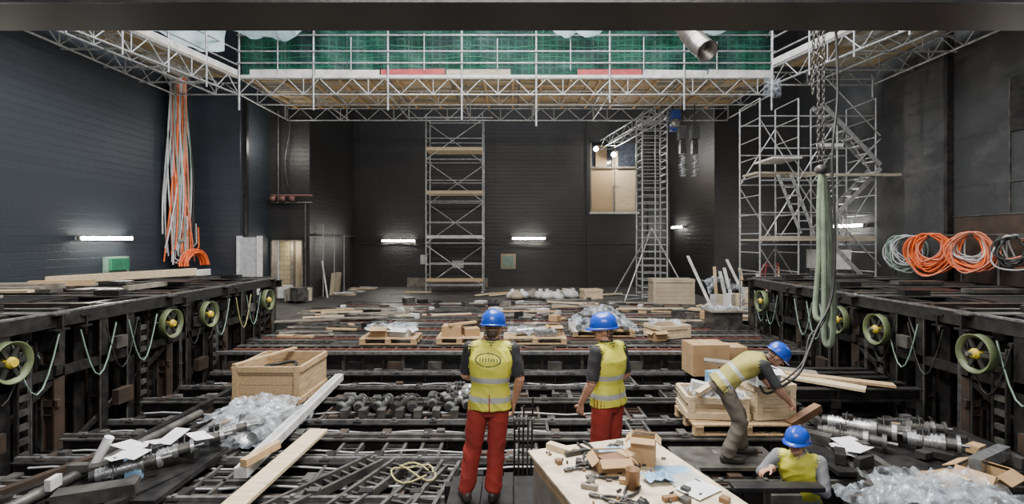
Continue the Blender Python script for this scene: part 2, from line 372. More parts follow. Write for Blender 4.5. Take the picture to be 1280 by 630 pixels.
while z<7.8:
    for y in(21.6,22.6): m.tube((5.5,y,z),(6.55,y,z),.027,'alu',5)
    for x in(5.5,6.55): m.tube((x,21.6,z),(x,22.6,z),.024,'alu',5)
    z+=.3
for x,y in((4.6,20.9),(7.3,20.9),(4.6,23.2)): m.tube((x,y,0),(6.0,22,3.0),.03,'alu',6); m.tube((x,y,.05),(6.0,22,.05),.03,'alu',6)
for dx in(0,.6): girder(m,(6.2+dx,21.6,7.75),(4.7+dx,27.3,7.35),.45)
for i in range(9):
    t=i/8; e=V((6.2,21.6,7.75)).lerp(V((4.7,27.3,7.35)),t); m.tube(e,e+V((.6,0,0)),.022,'alu',5)
m.obj('lattice_mast')
m=MB(); m.box((6.75,21.2,7.6),(.35,.4,.5),'blueh'); m.box((6.7,21.2,7.15),(.3,.3,.3),'blueh'); m.lathe((6.7,21.0,7.3),(0,-1,0),[(.0,.12),(.16,.1),(.2,0),(.2,-.1)],'silver'); m.tube((6.7,21.2,7.8),(6.7,21.4,8.1),.03,'steel'); m.obj('rope_hoist',.02)
for px in (853,868):
    m=MB(); p=W(px,150,18.9); p.z=7.52
    m.tube(p,W(px,158,18.9),.03,'steel'); m.box(W(px,166,18.9),(.3,.28,.5),'black'); m.box(W(px,184,18.9),(.2,.22,.5),'steel'); 
    e=W(px,196,18.9)
    for i in range(11):
        m.lathe(e-V((U(-.04,.04),0,i*.07)),(U(-.3,.3),.2,1),[(.09,-.03),(.13,0),(.09,.03)],'silver',10)
    m.obj('chain_hoist',.015)
def tubelight(p,d,L):
    m=MB(); p=V(p); d=V(d).normalized()
    m.tube(p-d*L/2,p+d*L/2,.05,'tube',10); n=V((-p.x*abs(d.y),-abs(d.x),0)).normalized()
    m.beam(p-d*(L/2+.05)-n*.08,p+d*(L/2+.05)-n*.08,.1,.1,'white'); 
    for s in(-1,1): m.beam(p+d*s*(L/2+.01)-n*.03,p+d*s*(L/2+.05)-n*.03,.09,.12,'white')
    m.obj('fluorescent_light')
tubelight((-11.8,14.95,2.55),(0,1,0),1.85)
tubelight(W(498,301,27.3),(1,0,0),1.7)
tubelight(W(661,298,27.3),(1,0,0),1.7)
tubelight((11.8,18.2,3.0),(0,1,0),1.9)
tubelight((8.35,25.9,3.15),(0,1,0),1.6)
m=MB()
for px,py in((767,193),(745,186)):
    p=W(px,py,26.9); m.lathe(p,(-.2,-1,-.2),[(0,.06),(.12,.06)],'lamp',16); m.lathe(p,(-.2,-1,-.2),[(.13,.07),(.16,.06),(.12,-.12),(0,-.14)],'silver',16)
    m.tube(p,p+V((0,.3,.5)),.02,'steel')
m.obj('flood_lamp')

# ------------------------------------------------------------ wall cables & pipes
m=MB()
for i in range(58):
    k=R.choice(['orange','salmon','grey','lgrey','lgrey','salmon','grey','orange','black','greenc'])
    ph=U(0,6); am=U(.02,.10); pts=[]; zb=1.6+abs(R.gauss(0,.5)); y_t=17.9+U(-.28,.28); y_b=17.9+U(-.7,.7); bx=-11.8+U(0,.25); bul=U(-.2,.2)
    for j in range(20):
        t=j/19; z=8.3-(8.3-zb)*t
        pts.append((bx+.08*math.sin(t*5+ph)*t,y_t+(y_b-y_t)*t+am*math.sin(t*6+ph)+bul*math.sin(t*3.14),z))
    if i%4==0: 
        pts+= [(bx+.1,pts[-1][1]+.08,zb-.1),(bx+.2,pts[-1][1]+.2,zb+.1),(bx+.2,pts[-1][1]+.15,zb+.8)]
    m.path(pts,.026,k,5)
for i in range(10):
    c=V((-11.2+U(-.1,.1),18.1,1.6)); 
    m.path([c+V((U(-.02,.02),(.45+i*.03)*math.cos(a*.35),(.40+i*.02)*max(-.1,math.sin(a*.35)))) for a in range(10)],.028,'orange',5)
m.bb(-12,-11.6,17.3,18.5,8.2,8.3,'steel2')
m.obj('hanging_cable_bundle')
m=MB()
for z,r,k in((4.35,.05,'copper'),(4.05,.05,'steel2'),(2.7,.04,'steel2')):
    m.tube((-10.0 if z>3 else -8.4,21.3 if z>3 else 21.8,z),( -8.3,21.3,z) if z>3 else (-8.35,27.3,z),r,k)
m.tube((-9.7,21.25,4.1),(-9.7,21.25,7.9),.04,'steel2'); m.tube((-8.6,21.3,0),(-8.6,21.3,4.1),.03,'steel2')
for x in (-9.9,-9.5,-9.1): m.lathe((x,21.2,4.2),(1,0,0),[(0,-.12),(.12,-.1),(.12,.1),(0,.12)],'copper',12)
for i in range(3): m.tube((-8.3,22.5+i*1.4,0),(-8.3,22.5+i*1.4,3.2-i*.2),.02,'grey')
m.path([(-9.3+.1*math.sin(i*.6),21.2,8-.3*i) for i in range(12)],.02,'steel2',5)
m.obj('sprinkler_pipework')
m=MB()
m.path([(-8.3+i*.55,27.4,2.35-.08*abs(math.sin(i*.8))) for i in range(30)],.02,'steel2',5)
m.bb(-.6,.2,27.38,27.5,.95,1.75,'beige'); m.bb(-.5,.1,27.33,27.4,1.05,1.65,'greenc')
m.bb(-4.9,-4.55,27.4,27.5,1.2,1.7,'white'); m.bb(-3.2,-2.6,27.38,27.5,1.0,1.4,'white'); m.bb(-5.6,-1.3,27.3,27.5,0,.45,'greywood')
m.obj('wall_cable_run')
m=MB(); m.bb(-11.99,-11.9,15.0,15.9,1.4,2.0,'greenc'); m.bb(-11.95,-11.8,15.1,15.8,1.6,1.95,'greenpad'); m.obj('wall_junction_box')
m=MB(); m.bb(-10.15,-9.4,19.0,19.15,1.0,2.6,'grey') ; m.bb(-10.2,-10.1,18.95,19.2,0,2.65,'lgrey'); m.bb(-9.45,-9.35,18.95,19.2,0,2.65,'lgrey'); m.bb(-10.15,-9.4,19.0,19.1,0,1.0,'steel2'); m.obj('grey_cabinet')

def coil(name,c,nrm,rad,n,ks):
    m=MB(); c=V(c); nrm=V(nrm).normalized(); a=V((0,0,1)); b=nrm.cross(a).normalized()
    for i in range(n):
        r=rad*U(.62,1.05); e=U(.65,.95); ph=U(0,6); tl=U(-.35,.35)
        off=c+nrm*U(-.12,.12)+b*U(-.08,.08)+a*(rad-r)
        k=R.choice(ks); m.path([off+b*(math.cos(t*.2618)*r*e+.05*math.sin(2*t*.2618+ph))+nrm*math.sin(t*.2618)*tl*.3+a*math.sin(t*.2618)*r*(1+.05*math.sin(3*t*.26+ph)) for t in range(24)],.02,k,5,True)
    m.tube(c+a*rad*.9-nrm*.2,c+a*rad*.9+nrm*.2,.035,'steel')
    m.obj(name)
coil('cable_coil',(11.3,14.7,2.12),(-.7,-.7,0),.5,22,['greenc','grey','greenc','grey'])
coil('cable_coil',(11.35,13.9,2.12),(-.75,-.65,0),.54,38,['orange','orange','orange','salmon'])
coil('cable_coil',(11.3,12.6,2.2),(-.75,-.65,0),.48,26,['salmon','lgrey','orange','grey'])
coil('cable_coil',(11.4,11.6,2.2),(-.8,-.6,0),.4,16,['grey','salmon','black','black'])
m=MB(); m.tube((11.6,11,2.62),(11.6,15.6,2.62),.03,'steel2'); [m.tube((11.6,y,1.42),(11.6,y,2.62),.03,'steel2') for y in(11,12.2,13.2,15.5)]; m.obj('cable_hanger_rail')

# ------------------------------------------------------------ side machinery
def machine_row(name,s,ds,pl):
    m=MB(); X=lambda a:a*s
    def rackcol(x,d,z1=1.0,w=.2):
        for q in(-w/2,w/2): m.beam((X(x)+q,d,ZB),(X(x)+q,d,z1),.035,.1,'steel')
        z=ZB+.1
        while z<z1: m.box((X(x),d,z),(w,.05,.09),'steel2'); z+=.2
    for n_,d in enumerate(ds):
        m.ibeam((X(6.75),d,1.27),(X(11.8),d,1.27),.26,.26,'steel','steel2')
        m.ibeam((X(6.8),d+.5,1.22),(X(11.8),d+.5,1.22),.2,.2,'steel')
        m.beam((X(7.0),d+.25,1.41),(X(11.2),d+.25,1.41),.12,.05,'steel2')
        m.beam((X(6.8),d,.55),(X(11.5),d,.55),.12,.16,'steel'); m.beam((X(6.8),d,.05),(X(11.5),d,.05),.08,.1,'brown')
        m.beam((X(6.8),d,-.75),(X(11.5),d,-.75),.16,.2,'steel')
        for i,x in enumerate((6.95,7.45,8.0,8.55,9.3,9.9,10.4,11.0,11.5)):
            m.ibeam((X(x),d+.05,ZB),(X(x),d+.05,1.14),.18,.2,'steel' if i%3 else 'brown')
            m.beam((X(x)-.08,d-.05,ZB),(X(x)-.08,d-.05,1.14),.02,.02,'steel2')
            if i in(0,1,3,5): rackcol(x+.24,d-.12)
        for x in(7.2,8.3,9.6,10.7): m.ibeam((X(x),d+.7,ZB),(X(x),d+.7,1.14),.2,.2,'steel')
        m.beam((X(7.45),d,.5),(X(8.55),d,-.7),.07,.07,'steel',(0,1,0)); m.beam((X(9.3),d,-.7),(X(10.4),d,.5),.07,.07,'steel',(0,1,0))
        m.box((X(6.95),d-.02,.98),(.4,.1,.3),'steel'); m.box((X(8.0),d,1.46),(.5,.22,.1),'steel'); m.box((X(9.8),d+.2,1.47),(1.1,.3,.08),'steel2')
        for y in(-.1,.06): m.tube((X(7.3),d+y-.16,.95),(X(7.3),d+y-.1,.95),.05,'rail',10)
        for i in range(4):
            xa=7.2+.6*i+U(-.2,.2); m.path([(X(xa+t*.14),d-.2,1.0-.9*math.sin(math.pi*t/8)*U(.9,1.05)) for t in range(9)],.014,R.choice(['black','greenc','grey','black']),5)
    for a,b in zip(ds[:-1],ds[1:]):
        for x,z in((6.9,1.29),(7.5,1.29),(8.6,1.28),(10.0,1.28),(11.4,1.28)): m.beam((X(x),a,z),(X(x),b,z),.14,.2,'steel')
        m.beam((X(6.85),a,1.41),(X(6.85),b,1.41),.05,.03,'rail')
        m.beam((X(6.9),a,.5),(X(6.9),b,.5),.1,.14,'steel'); m.beam((X(6.9),a,-.9),(X(6.9),b,-.9),.14,.2,'steel')
        m.beam((X(6.9),a,-.85),(X(6.9),b,.4),.05,.08,'steel'); m.bb(X(8.8),X(9.9),a+.6,b-.1,1.36,1.39,'steel')
        mid=(a+b)/2
        for q in(-.35,.25):
            m.ibeam((X(6.95),mid+q,ZB),(X(6.95),mid+q,1.2),.18,.2,'steel'); m.beam((X(6.84),mid+q-.1,ZB),(X(6.84),mid+q-.1,1.2),.02,.02,'steel2')
        m.beam((X(7.1),mid+.2,1.32),(X(11.7),mid+.2,1.32),.14,.12,'steel2'); m.beam((X(7.1),mid-.3,1.38),(X(11.7),mid-.3,1.38),.1,.1,'brown')
        for q in(-.1,.1): m.beam((X(6.78),mid+.45+q,ZB),(X(6.78),mid+.45+q,1.0),.06,.03,'steel',(0,1,0))
        z=ZB+.1
        while z<1.0: m.box((X(6.79),mid+.45,z),(.05,.2,.08),'steel2'); z+=.2
        m.tube((X(7.6),mid-.3,-.3),(X(8.3),mid-.3,-.3),.16,'steel2',14); m.box((X(8.5),mid-.3,-.3),(.35,.4,.4),'steel')
        m.box((X(6.8),mid,-.2),(.12,.35,.25),'brown'); m.box((X(6.78),mid-.1,.75),(.1,.25,.2),'steel2')
        for i in range(3):
            ya=a+.3+i*.5; m.path([(X(6.74),ya+t*.09,1.1-.8*math.sin(math.pi*t/8)) for t in range(9)],.012,R.choice(['black','greenc','strap']),5)
    for d in pl:
        r=.27; c=V((X(6.62),d,.88))
        m.lathe(c,(s,0,0),[(r*.84,.02),(r*.84,-.02),(r*.93,-.03),(r*1.0,-.06),(r*1.04,-.06),(r*.97,0),(r*1.04,.06),(r*1.0,.06),(r*.93,.03),(r*.84,.02)],'rim',32)
        for k in range(6):
            t=k*math.pi/3; u=V((0,math.cos(t),math.sin(t))); m.beam(c+u*.03,c+u*r*.87,.05,.03,'pulley',(1,0,0))
        m.lathe(c,(s,0,0),[(0,.07),(r*.2,.07),(r*.28,.03),(r*.28,-.03),(r*.2,-.07),(0,-.07)],'yellow',20,False)
        m.tube(c-V((.14,0,0)),c+V((.3*s,0,0)),.03,'rail',10); m.box((X(6.8),d,.88),(.06,.14,.5),'steel')
        for k in range(3): m.tube((c.x-.02+k*.02,c.y+r,c.z),(c.x-.02+k*.02,c.y+r+.02,ZB),.006,'rail',4)
    m.obj(name)
machine_row('stage_lift_drive_rows',-1,[5.6,7.7,10.2,12.2,14.6],[6.75,9.95,11.2,13.9])
machine_row('stage_lift_drive_rows',1,[5.6,7.7,10.2,12.2,14.6],[7.3,9.3,10.4,13.6])

# ------------------------------------------------------------ stage wagon grid
def ladder(m,p,q,w,k='steel2',step=.16,up=(0,0,1),hh=.09):
    p=V(p);q=V(q);d,a,u=m.frame(p,q,up); L=(q-p).length
    for s in(-1,1): m.beam(p+a*s*w/2,q+a*s*w/2,.04,hh,k,up)
    n=int(L/step)
    for i in range(n):
        e=p.lerp(q,(i+.5)/n); m.beam(e-a*w/2,e+a*w/2,.03,.03,k,up)
m=MB()
y=11.5; i=0
while y<20.8:
    m.ibeam((-6.5,y,-.15),(6.5,y,-.15),.2,.3,'steel',['rail','steel2','steel2'][i%3]); 
    if i%2==0: m.beam((-6.4,y+.28,-.05),(6.4,y+.28,-.05),.07,.1,'redsteel')
    else: m.beam((-6.4,y+.3,-.02),(6.4,y+.3,-.02),.05,.06,'steel2')
    y+=.66; i+=1
for x in [-6.4+.8*i for i in range(17)]:
    m.beam((x,11.5,-.12),(x,20.8,-.12),.1,.2,'steel'); ladder(m,(x+.35,11.6,-.06),(x+.35,20.7,-.06),.28,'steel2' if R.random()<.6 else 'brown',step=.25)
for i in range(26):
    x=U(-6,5);y=11.7+.66*R.randint(0,12); m.bb(x,x+U(.5,1.3),y,y+.5,-.03,.0,R.choice(['steel','brown','steel2','steel']))
m.bb(-6.5,6.5,11.38,11.42,-.75,-.02,'steel')
for i in range(30): m.bb(-6.4+i*.44,-6.34+i*.44,11.3,11.4,-.7,0,'steel2' if i%3==0 else 'steel')
for i in range(15): m.box((-6.1+i*.88,11.3,-.3),(.3,.15,.22),R.choice(['steel','brown','steel2']))
m.beam((-6.5,11.25,.02),(6.5,11.25,.02),.1,.06,'rail'); m.beam((-6.5,11.2,-.4),(6.5,11.2,-.4),.12,.1,'steel2')
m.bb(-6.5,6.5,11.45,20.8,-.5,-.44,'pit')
m.obj('stage_wagon_platform')
m=MB()
rows=[(10.7,0),(10.35,-.25),(9.7,.0),(8.74,.06),(8.0,-.05),(7.2,.03),(6.5,0),(6.0,-.06),(5.5,0)]
for i,(d,o) in enumerate(rows):
    segs=[(-6.3,6.3)] if d!=5.5 else [(-6.3,2.3),(3.8,6.3)]
    for a,b in segs:
        m.ibeam((a,d,-.42+o),(b,d,-.42+o),.18,.24,'steel','steel2' if i%2 else 'steel'); m.beam((a,d,-.28+o),(b,d,-.28+o),.05,.05,'rail' if i%2==0 else 'steel2')
        m.beam((a,d+.22,-.40+o),(b,d+.22,-.40+o),.06,.1,'steel' if i%2 else 'brown')
        if d>5.6: m.beam((a,d+.24,-.335+o),(b,d+.24,-.335+o),.035,.02,'rail')
        n=int((b-a)/.6)
        for j in range(n):
            x=a+.3+j*.6+U(-.06,.06); m.box((x,d+.1,-.29+o),(.12,.3,.03),R.choice(['steel2','steel','brown'])); m.tube((x,d,-.27+o),(x,d,-.235+o),.03,'rail',6)
            if R.random()<.4: m.box((x+.2,d+.08,-.26+o),(U(.08,.2),.1,U(.05,.12)),R.choice(['steel','steel2','brown','rail']))
    m.ibeam((-6.5,d,-1.0),(6.5,d,-1.0),.16,.3,'steel')
    m.path([(-6+.3*j,d+.35,-.33+.02*math.sin(j*1.3)) for j in range(27)],.014,R.choice(['black','black','grey']),5)
for x in (-6.2,-4.6,-3.2,-1.6,-.2,1.4,2.2,3.9,5.2,6.2): m.beam((x,4.0 if abs(x)>4 else 5.5,-.62),(x,11.2,-.62),.16,.16,'steel')
for x in (-5.6,-2.4,.6,3.5,5.8):
    for d,o in rows: m.beam((x,d,ZB),(x,d,-.5+o),.14,.14,'steel')
def racks(x,d0,d1,w=.26,k='steel2'): ladder(m,(x,d0,-.36),(x,d1,-.36),w,k,step=.13)
for x in (-.15,.15,.9,1.2,-3.6,2.9): racks(x,8.74,9.7)
for x in (-1.9,-1.5,-2.9,-2.6,.3,2.0,-5.2): racks(x,8.0,8.74,k='brown')
for x in(-1.6,-1.1,-2.2,1.9,.2,-3.9,-5.4): racks(x,6.5,7.2)
for x in (-5.2,-3.9,-.5,2.3,4.4,5.2): racks(x,9.7,10.7)
for x in (-4.2,-3.9,.4,1.9,4.6,5.1,-.4): racks(x,7.2,8.0)
for x in (-2.2,-1.2,-.95,1.0,2.2,-3.5): racks(x,5.5,6.5)
ladder(m,(-1.9,5.1,-.3),(-1.35,6.3,-.25),.24,step=.12); ladder(m,(-1.35,5.0,-.3),(-.9,6.2,-.25),.24,step=.12); ladder(m,(-1.0,4.9,-.3),(-.75,6.3,-.25),.22,step=.12)
ladder(m,(-2.55,5.2,-.3),(-1.7,6.4,-.25),.24,'steel2',step=.12)
ladder(m,(1.8,4.2,-.3),(2.1,6.2,-.25),.24,step=.12); ladder(m,(2.3,4.4,-.25),(2.15,5.6,-.25),.24,step=.12)
for d in(4.3,4.7,5.05):
    m.ibeam((-6.3,d,-.45),(-.75,d,-.45),.14,.2,'steel','steel'); m.ibeam((2.05,d,-.5),(6.3,d,-.5),.14,.16,'steel','steel')
for x in(3.9,4.3): m.beam((x,4.2,-.25),(x+.5,9.5,-.25),.1,.12,'steel2')
for x in(-4.6,-5.1): m.beam((x,4.2,-.25),(x,9.5,-.25),.1,.12,'steel'); 
m.beam((-4.4,4.2,-.2),(-4.4,8.0,-.2),.05,.05,'rail')
m.obj('stage_lift_steel_grid')
m=MB()
for i in range(8): m.bb(-.62+i*.32,-.62+i*.32+.31,3.0,5.42,-.05,0,'steel')
for y in(3.1,4.2,5.35): m.beam((-.7,y,-.14),(2.0,y,-.14),.1,.18,'steel')
for x in(-.5,.6,1.8):
    for y in(3.1,5.35): m.beam((x,y,ZB),(x,y,-.2),.1,.1,'steel')
m.obj('steel_walkway')
m=MB(); m.bb(2.05,3.3,6.12,6.75,-.262,-.222,'steel2'); m.obj('foot_board')
m=MB(); m.bb(2.55,2.85,5.02,5.2,-.25,.0,'steel2'); m.beam((2.2,5.12,.03),(3.1,5.12,.03),.14,.05,'steel'); m.beam((2.0,5.08,-.33),(3.9,5.08,-.33),.14,.16,'steel'); m.beam((2.0,5.08,ZB),(2.0,5.08,-.3),.1,.1,'steel'); m.beam((3.9,5.08,ZB),(3.9,5.08,-.3),.1,.1,'steel')
m.obj('lift_guide_bracket',.01)
m=MB(); m.bb(2.7,3.6,5.25,5.95,ZB+.12,ZB+.18,'greywood'); m.bb(2.75,2.85,5.25,5.95,ZB,ZB+.12,'wood'); m.bb(3.45,3.55,5.25,5.95,ZB,ZB+.12,'wood'); m.obj('wooden_step')

# ------------------------------------------------------------ stored things
def planks(n,xr,yr,z,lr,ang,ks,w=(.08,.2),t=.045,layers=3):
    m=MB()
    for i in range(n):
        L=U(*lr); m.box((U(*xr),U(*yr),z+t*(.5+(i%layers)*1.02)),(L,U(*w),t),R.choice(ks),rz=U(*ang))
    return m
WK=['wood2','wood','greywood','greywood','steel2']
planks(24,(-6.2,-4.2),(15.5,18.5),0,(1.2,3.0),(-.4,.5),WK).obj('timber_plank_pile')
planks(16,(1.8,5.2),(17.5,20.5),0,(1.2,3.2),(-.6,.2),WK).obj('timber_plank_pile')
planks(8,(-2.5,1.5),(16.5,20),0,(1.,2.6),(-.3,.3),WK).obj('timber_plank_pile')
planks(12,(-7.9,-7.2),(23,26),0,(.8,1.1),(-.6,.6),['wood2','white','greywood']).obj('timber_plank_pile')
planks(26,(6.5,9.4),(15.4,19.4),0,(1,2.0),(-.8,.8),['wood2','wood','greywood','white'],layers=5).obj('timber_plank_pile')
planks(9,(3.4,5.2),(14.0,15.4),0.0,(1,2.2),(-.5,.1),WK).obj('timber_plank_pile')
planks(7,(-5.6,-4.4),(12.6,14.6),0.0,(.8,1.4),(-.4,.4),['greywood','wood','steel2']).obj('timber_plank_pile')
planks(8,(-5,5),(22.5,24.0),0.0,(.8,1.8),(-.2,.9),WK).obj('timber_plank_pile')
m=MB()
for i in range(70):
    x=U(-6,6.2); y=U(14.2,20.5); h=U(.05,.24); m.box((x,y,h/2+.0),(U(.12,.45),U(.1,.4),h),R.choice(['steel2','greywood','card','lgrey','steel','brown','steel2','steel','bluep' if i%9==0 else 'steel']),rz=U(-1,1))
m.obj('scattered_site_materials')
m=MB()
m.beam((-9.9,10.9,1.64),(-7.4,12.0,1.76),.18,.16,'wood2'); m.beam((-9.6,11.3,1.62),(-7.2,12.2,1.74),.2,.14,'white'); m.beam((-10.8,10.4,1.56),(-9.3,10.7,1.56),.5,.1,'greywood'); m.beam((-9.9,10.5,1.60),(-8.9,10.9,1.60),.16,.12,'wood')
for x in (-9.6,-8.0): m.box((x,11.2,1.50),(.12,1.2,.1),'greywood')
m.obj('timber_beam_stack')
planks(6,(-10.6,-8.8),(8.3,9.7),1.52,(1.2,1.8),(-.2,.3),['greywood','wood2'],layers=2).obj('timber_plank_pile')
m=MB(); m.beam((-3.05,5.75,-.12),(-3.30,9.8,-.12),.15,.12,'lgrey'); m.beam((-3.05,5.75,-.058),(-3.30,9.8,-.058),.07,.012,'grey'); m.obj('aluminium_profile',.01)
m=MB(); m.beam((-2.80,4.8,-.16),(-2.68,7.1,-.14),.25,.05,'wood2'); m.obj('scaffold_board',.008)
m=MB(); m.beam((-3.02,5.75,-.01),(-2.88,6.3,-.01),.09,.09,'wood'); m.obj('timber_offcut',.005)

def pallet(m,c,sx=1.2,sy=.8,k='wood',rz=0):
    c=V(c); rot=Matrix.Rotation(rz,3,'Z')
    def b(o,sz): m.box(c+rot@V(o),sz,k,rz=rz)
    for y in(-sy/2+.06,0,sy/2-.06):
        for x in(-sx/2+.07,0,sx/2-.07): b((x,y,.065),(.13,.1,.09))
        b((0,y,.01),(sx,.1,.02)); 
    for x in(-sx/2+.07,0,sx/2-.07): b((x,0,.12),(.12,sy,.02))
    n=6
    for i in range(n): b((0,-sy/2+sy*(i+.5)/n,.14),(sx,sy/n-.035,.022))
def crate(m,c,sx,sy,sz,k='wood2',rz=0,open_=True,t=.025):
    c=V(c); rot=Matrix.Rotation(rz,3,'Z')
    def b(o,s,kk=k): m.box(c+rot@V(o),s,kk,rz=rz)
    n=max(2,int(sz/.15))
    for s in(-1,1):
        for i in range(n):
            z=sz*(i+.5)/n; b((0,s*(sy/2-t/2),z),(sx,t,sz/n-.006)); b((s*(sx/2-t/2),0,z),(t,sy-2*t,sz/n-.006))
        for x in(-sx/2+.05,sx/2-.05): b((x,s*(sy/2+t/2),sz/2),(.09,t,sz))
        for z in (.05,sz-.05): b((0,s*(sy/2+t/2),z),(sx-.18,t,.09)); b((s*(sx/2+t/2),0,z),(t,sy,.09))
    b((0,0,.03),(sx-2*t,sy-2*t,.03),'greywood')
    if not open_: b((0,0,sz+t/2),(sx+.04,sy+.04,t))
def carton(m,c,sx,sy,sz,rz=0,flaps=True,k='card'):
    c=V(c); rot=Matrix.Rotation(rz,3,'Z'); t=.008
    for s in(-1,1):
        m.box(c+rot@V((0,s*(sy/2),sz/2)),(sx,t,sz),k,rz=rz); m.box(c+rot@V((s*(sx/2),0,sz/2)),(t,sy,sz),k,rz=rz)
        if flaps:
            m.box(c+rot@V((0,s*(sy/2+sy*.18),sz+.01)),(sx,sy*.4,t),k,rz=rz,rx=-s*.45); m.box(c+rot@V((s*(sx/2+sx*.12),0,sz-.0)),(sx*.3,sy,t),k,rz=rz,ry=s*.7)
    m.box(c+V((0,0,.01)),(sx,sy,.01),k,rz=rz)
    if not flaps: m.box(c+V((0,0,sz)),(sx,sy,.01),k,rz=rz); m.box(c+V((0,0,sz+.006)),(sx*.12,sy,.004),'beige',rz=rz)
    else: m.box(c+V((0,0,sz*.55)),(sx*.9,sy*.9,.02),'black',rz=rz)
def motor(m,p,d,L=.5,r=.09,k='silver'):
    p=V(p); d=V(d).normalized(); a=d.cross(V((0,0,1))).normalized()
    m.tube(p,p+d*L*.55,r,k,16)
    for i in range(7): m.lathe(p+d*L*(.06+.07*i),d,[(r,-.006),(r*1.14,-.006),(r*1.14,.006),(r,.006)],k,16,False)
    m.tube(p+d*L*.55,p+d*L*.62,r*1.25,'rail',16); m.tube(p+d*L*.62,p+d*L*.8,r*.8,'steel2',14); m.tube(p+d*L*.8,p+d*L*.86,r*1.3,k,16); m.tube(p+d*L*.86,p+d*L,r*.25,'rail',10)
    m.tube(p-d*L*.08,p,r*.85,'black',14); e=p+d*L*.25+V((0,0,r*1.2)); m.beam(e-d*.06,e+d*.06,.1,.06,'black')
    m.path([e,e+a*.06+V((0,0,.08)),e+a*.15+V((0,0,.02)),e+a*.2-V((0,0,.1))],.008,'black',5)
m=MB(); crate(m,(-4.08,9.1,-.22),1.12,1.2,.62,'wood',); m.box((-4.1,8.9,.1),(.6,.5,.25),'steel2',rz=.3); m.path([(-4.1+.25*math.cos(i*.5),9.1+.25*math.sin(i*.5),.27+.02*math.sin(i)) for i in range(14)],.03,'black',6)
m.beam((-4.62,8.5,.42),(-4.1,9.7,.46),.09,.03,'wood'); m.obj('open_wooden_crate')
m=MB(); pallet(m,(-2.93,12.45,.03),1.35,.8); carton(m,(-3.2,12.4,.18),.4,.4,.2,.1); carton(m,(-2.7,12.5,.18),.5,.4,.16,-.2,True,'paper')
crumple(m,lambda u,v:(-3.5+u*1.2,12.1+v*.7,.37),26,18,'plastic',.12,4,1); m.obj('loaded_pallet')
m=MB(); pallet(m,(-1.25,12.5,.03),1.1,.8); carton(m,(-1.45,12.45,.18),.45,.45,.25,0,False); carton(m,(-1.0,12.5,.18),.35,.35,.18,.3,False); m.beam((-1.5,12.2,.47),(-.9,12.7,.47),.1,.05,'wood'); m.obj('loaded_pallet')
m=MB(); pallet(m,(.55,12.5,.03),1.5,.8); crumple(m,lambda u,v:(-.1+u*1.3,12.15+v*.7,.27),28,18,'plastic',.12,4,3); m.box((.8,12.45,.27),(.5,.4,.15),'silver',rz=.2); m.tube((.1,12.4,.27),(.5,12.5,.29),.09,'silver',14); carton(m,(1.05,12.6,.18),.3,.3,.2,.2); m.obj('loaded_pallet')
m=MB(); pallet(m,(2.35,13.6,.03),1.6,1.1); crumple(m,lambda u,v:(1.5+u*1.7,12.9+v*1.4,.22+.45*math.sin(math.pi*min(1,max(0,u)))*math.sin(math.pi*v)),44,34,'plastic',.16,3,5)
for i in range(5): m.tube((1.7+.3*i,13.0,.28),(1.8+.3*i,14.1,.3),.08,'silver',12)
m.box((2.3,13.6,.4),(1.0,.7,.3),'steel2',rz=.1)
m.obj('film_wrapped_pallet')
m=MB(); crate(m,(4.0,13.2,.02),.9,.7,.32,'wood2',.35); carton(m,(3.6,12.7,.02),.35,.3,.2,.3); crumple(m,lambda u,v:(3.5+u*.8,12.9+v*.5,.36),18,12,'plastic',.15,3,7); m.obj('open_wooden_crate')
m=MB(); m.bb(5.6,6.4,14.2,14.9,.0,.5,'steel2'); m.bb(5.5,6.5,14.1,15,.5,.54,'greywood'); crumple(m,lambda u,v:(5.5+u*.9,14.1+v*.9,.56),14,10,'plastic',.12,3,8); m.obj('tool_trolley')
m=MB()
for i in range(14):
    c=V((U(0,2.9),U(21.3,22.3),.15)); m.lathe(c,(U(-.3,.3),U(-.2,.2),1),[(0,-.14),(.26,-.12),(.32,0),(.22,.13),(.06,.2),(.1,.26),(0,.26)],R.choice(['white','lgrey','greywood','beige','white']),12)
m.obj('rubble_sacks')
m=MB(); crate(m,(3.4,22,.0),.8,.6,.4,'wood2',.2); m.obj('wooden_crate')
m=MB(); crate(m,(6.3,20.3,0),1.6,.8,.95,'beige',0,False); m.obj('plywood_chest')
m=MB()
for i in range(20): 
    x=7.5+U(0,3.2); y=18.4+U(0,2.4); h=U(.2,.9); m.box((x,y,h/2),(U(.2,.7),U(.2,.6),h),R.choice(['white','beige','steel2','wood2','lgrey','card','brown']),rz=U(-1,1))
for i in range(8): x=7.4+U(0,3); m.beam((x,19.5+U(-.5,.5),0.02),(x+U(-.4,.4),20.5,U(.9,1.9)),.12,.03,R.choice(['wood','white','greywood']))
crumple(m,lambda u,v:(7.4+u*1.6,19+v*1,.75+.2*math.sin(u*6)),20,14,'plastic',.3,2,9)
m.obj('building_material_heap')
m=MB()
for i in range(9): m.box((-8.9+U(-.3,.8),20.7+U(-.5,.3),.25+i*.02),(U(.2,.5),U(.2,.5),.5),R.choice(['greywood','white','beige','steel2']),rz=U(-1,1))
m.tube((-8.0,22.2,0),(-8.2,22.1,1.6),.04,'white'); m.box((-8.1,23.5,.5),(.15,.9,1.0),'beige',ry=.1); m.obj('rubble_heap')
m=MB()
for s in(0,1): m.tube((8.7+s*.5,17.9,0),(8.9+s*.4,17.9,1.7),.025,'redboard'); 
for z in(.4,.8,1.2,1.6): m.tube((8.75,17.9,z),(9.25,17.9,z),.02,'redboard')
m.tube((8.8,17.9,1.65),(8.8,18.6,0),.025,'redboard'); m.tube((9.3,17.9,1.65),(9.3,18.6,0),.025,'redboard'); m.obj('red_trestle')
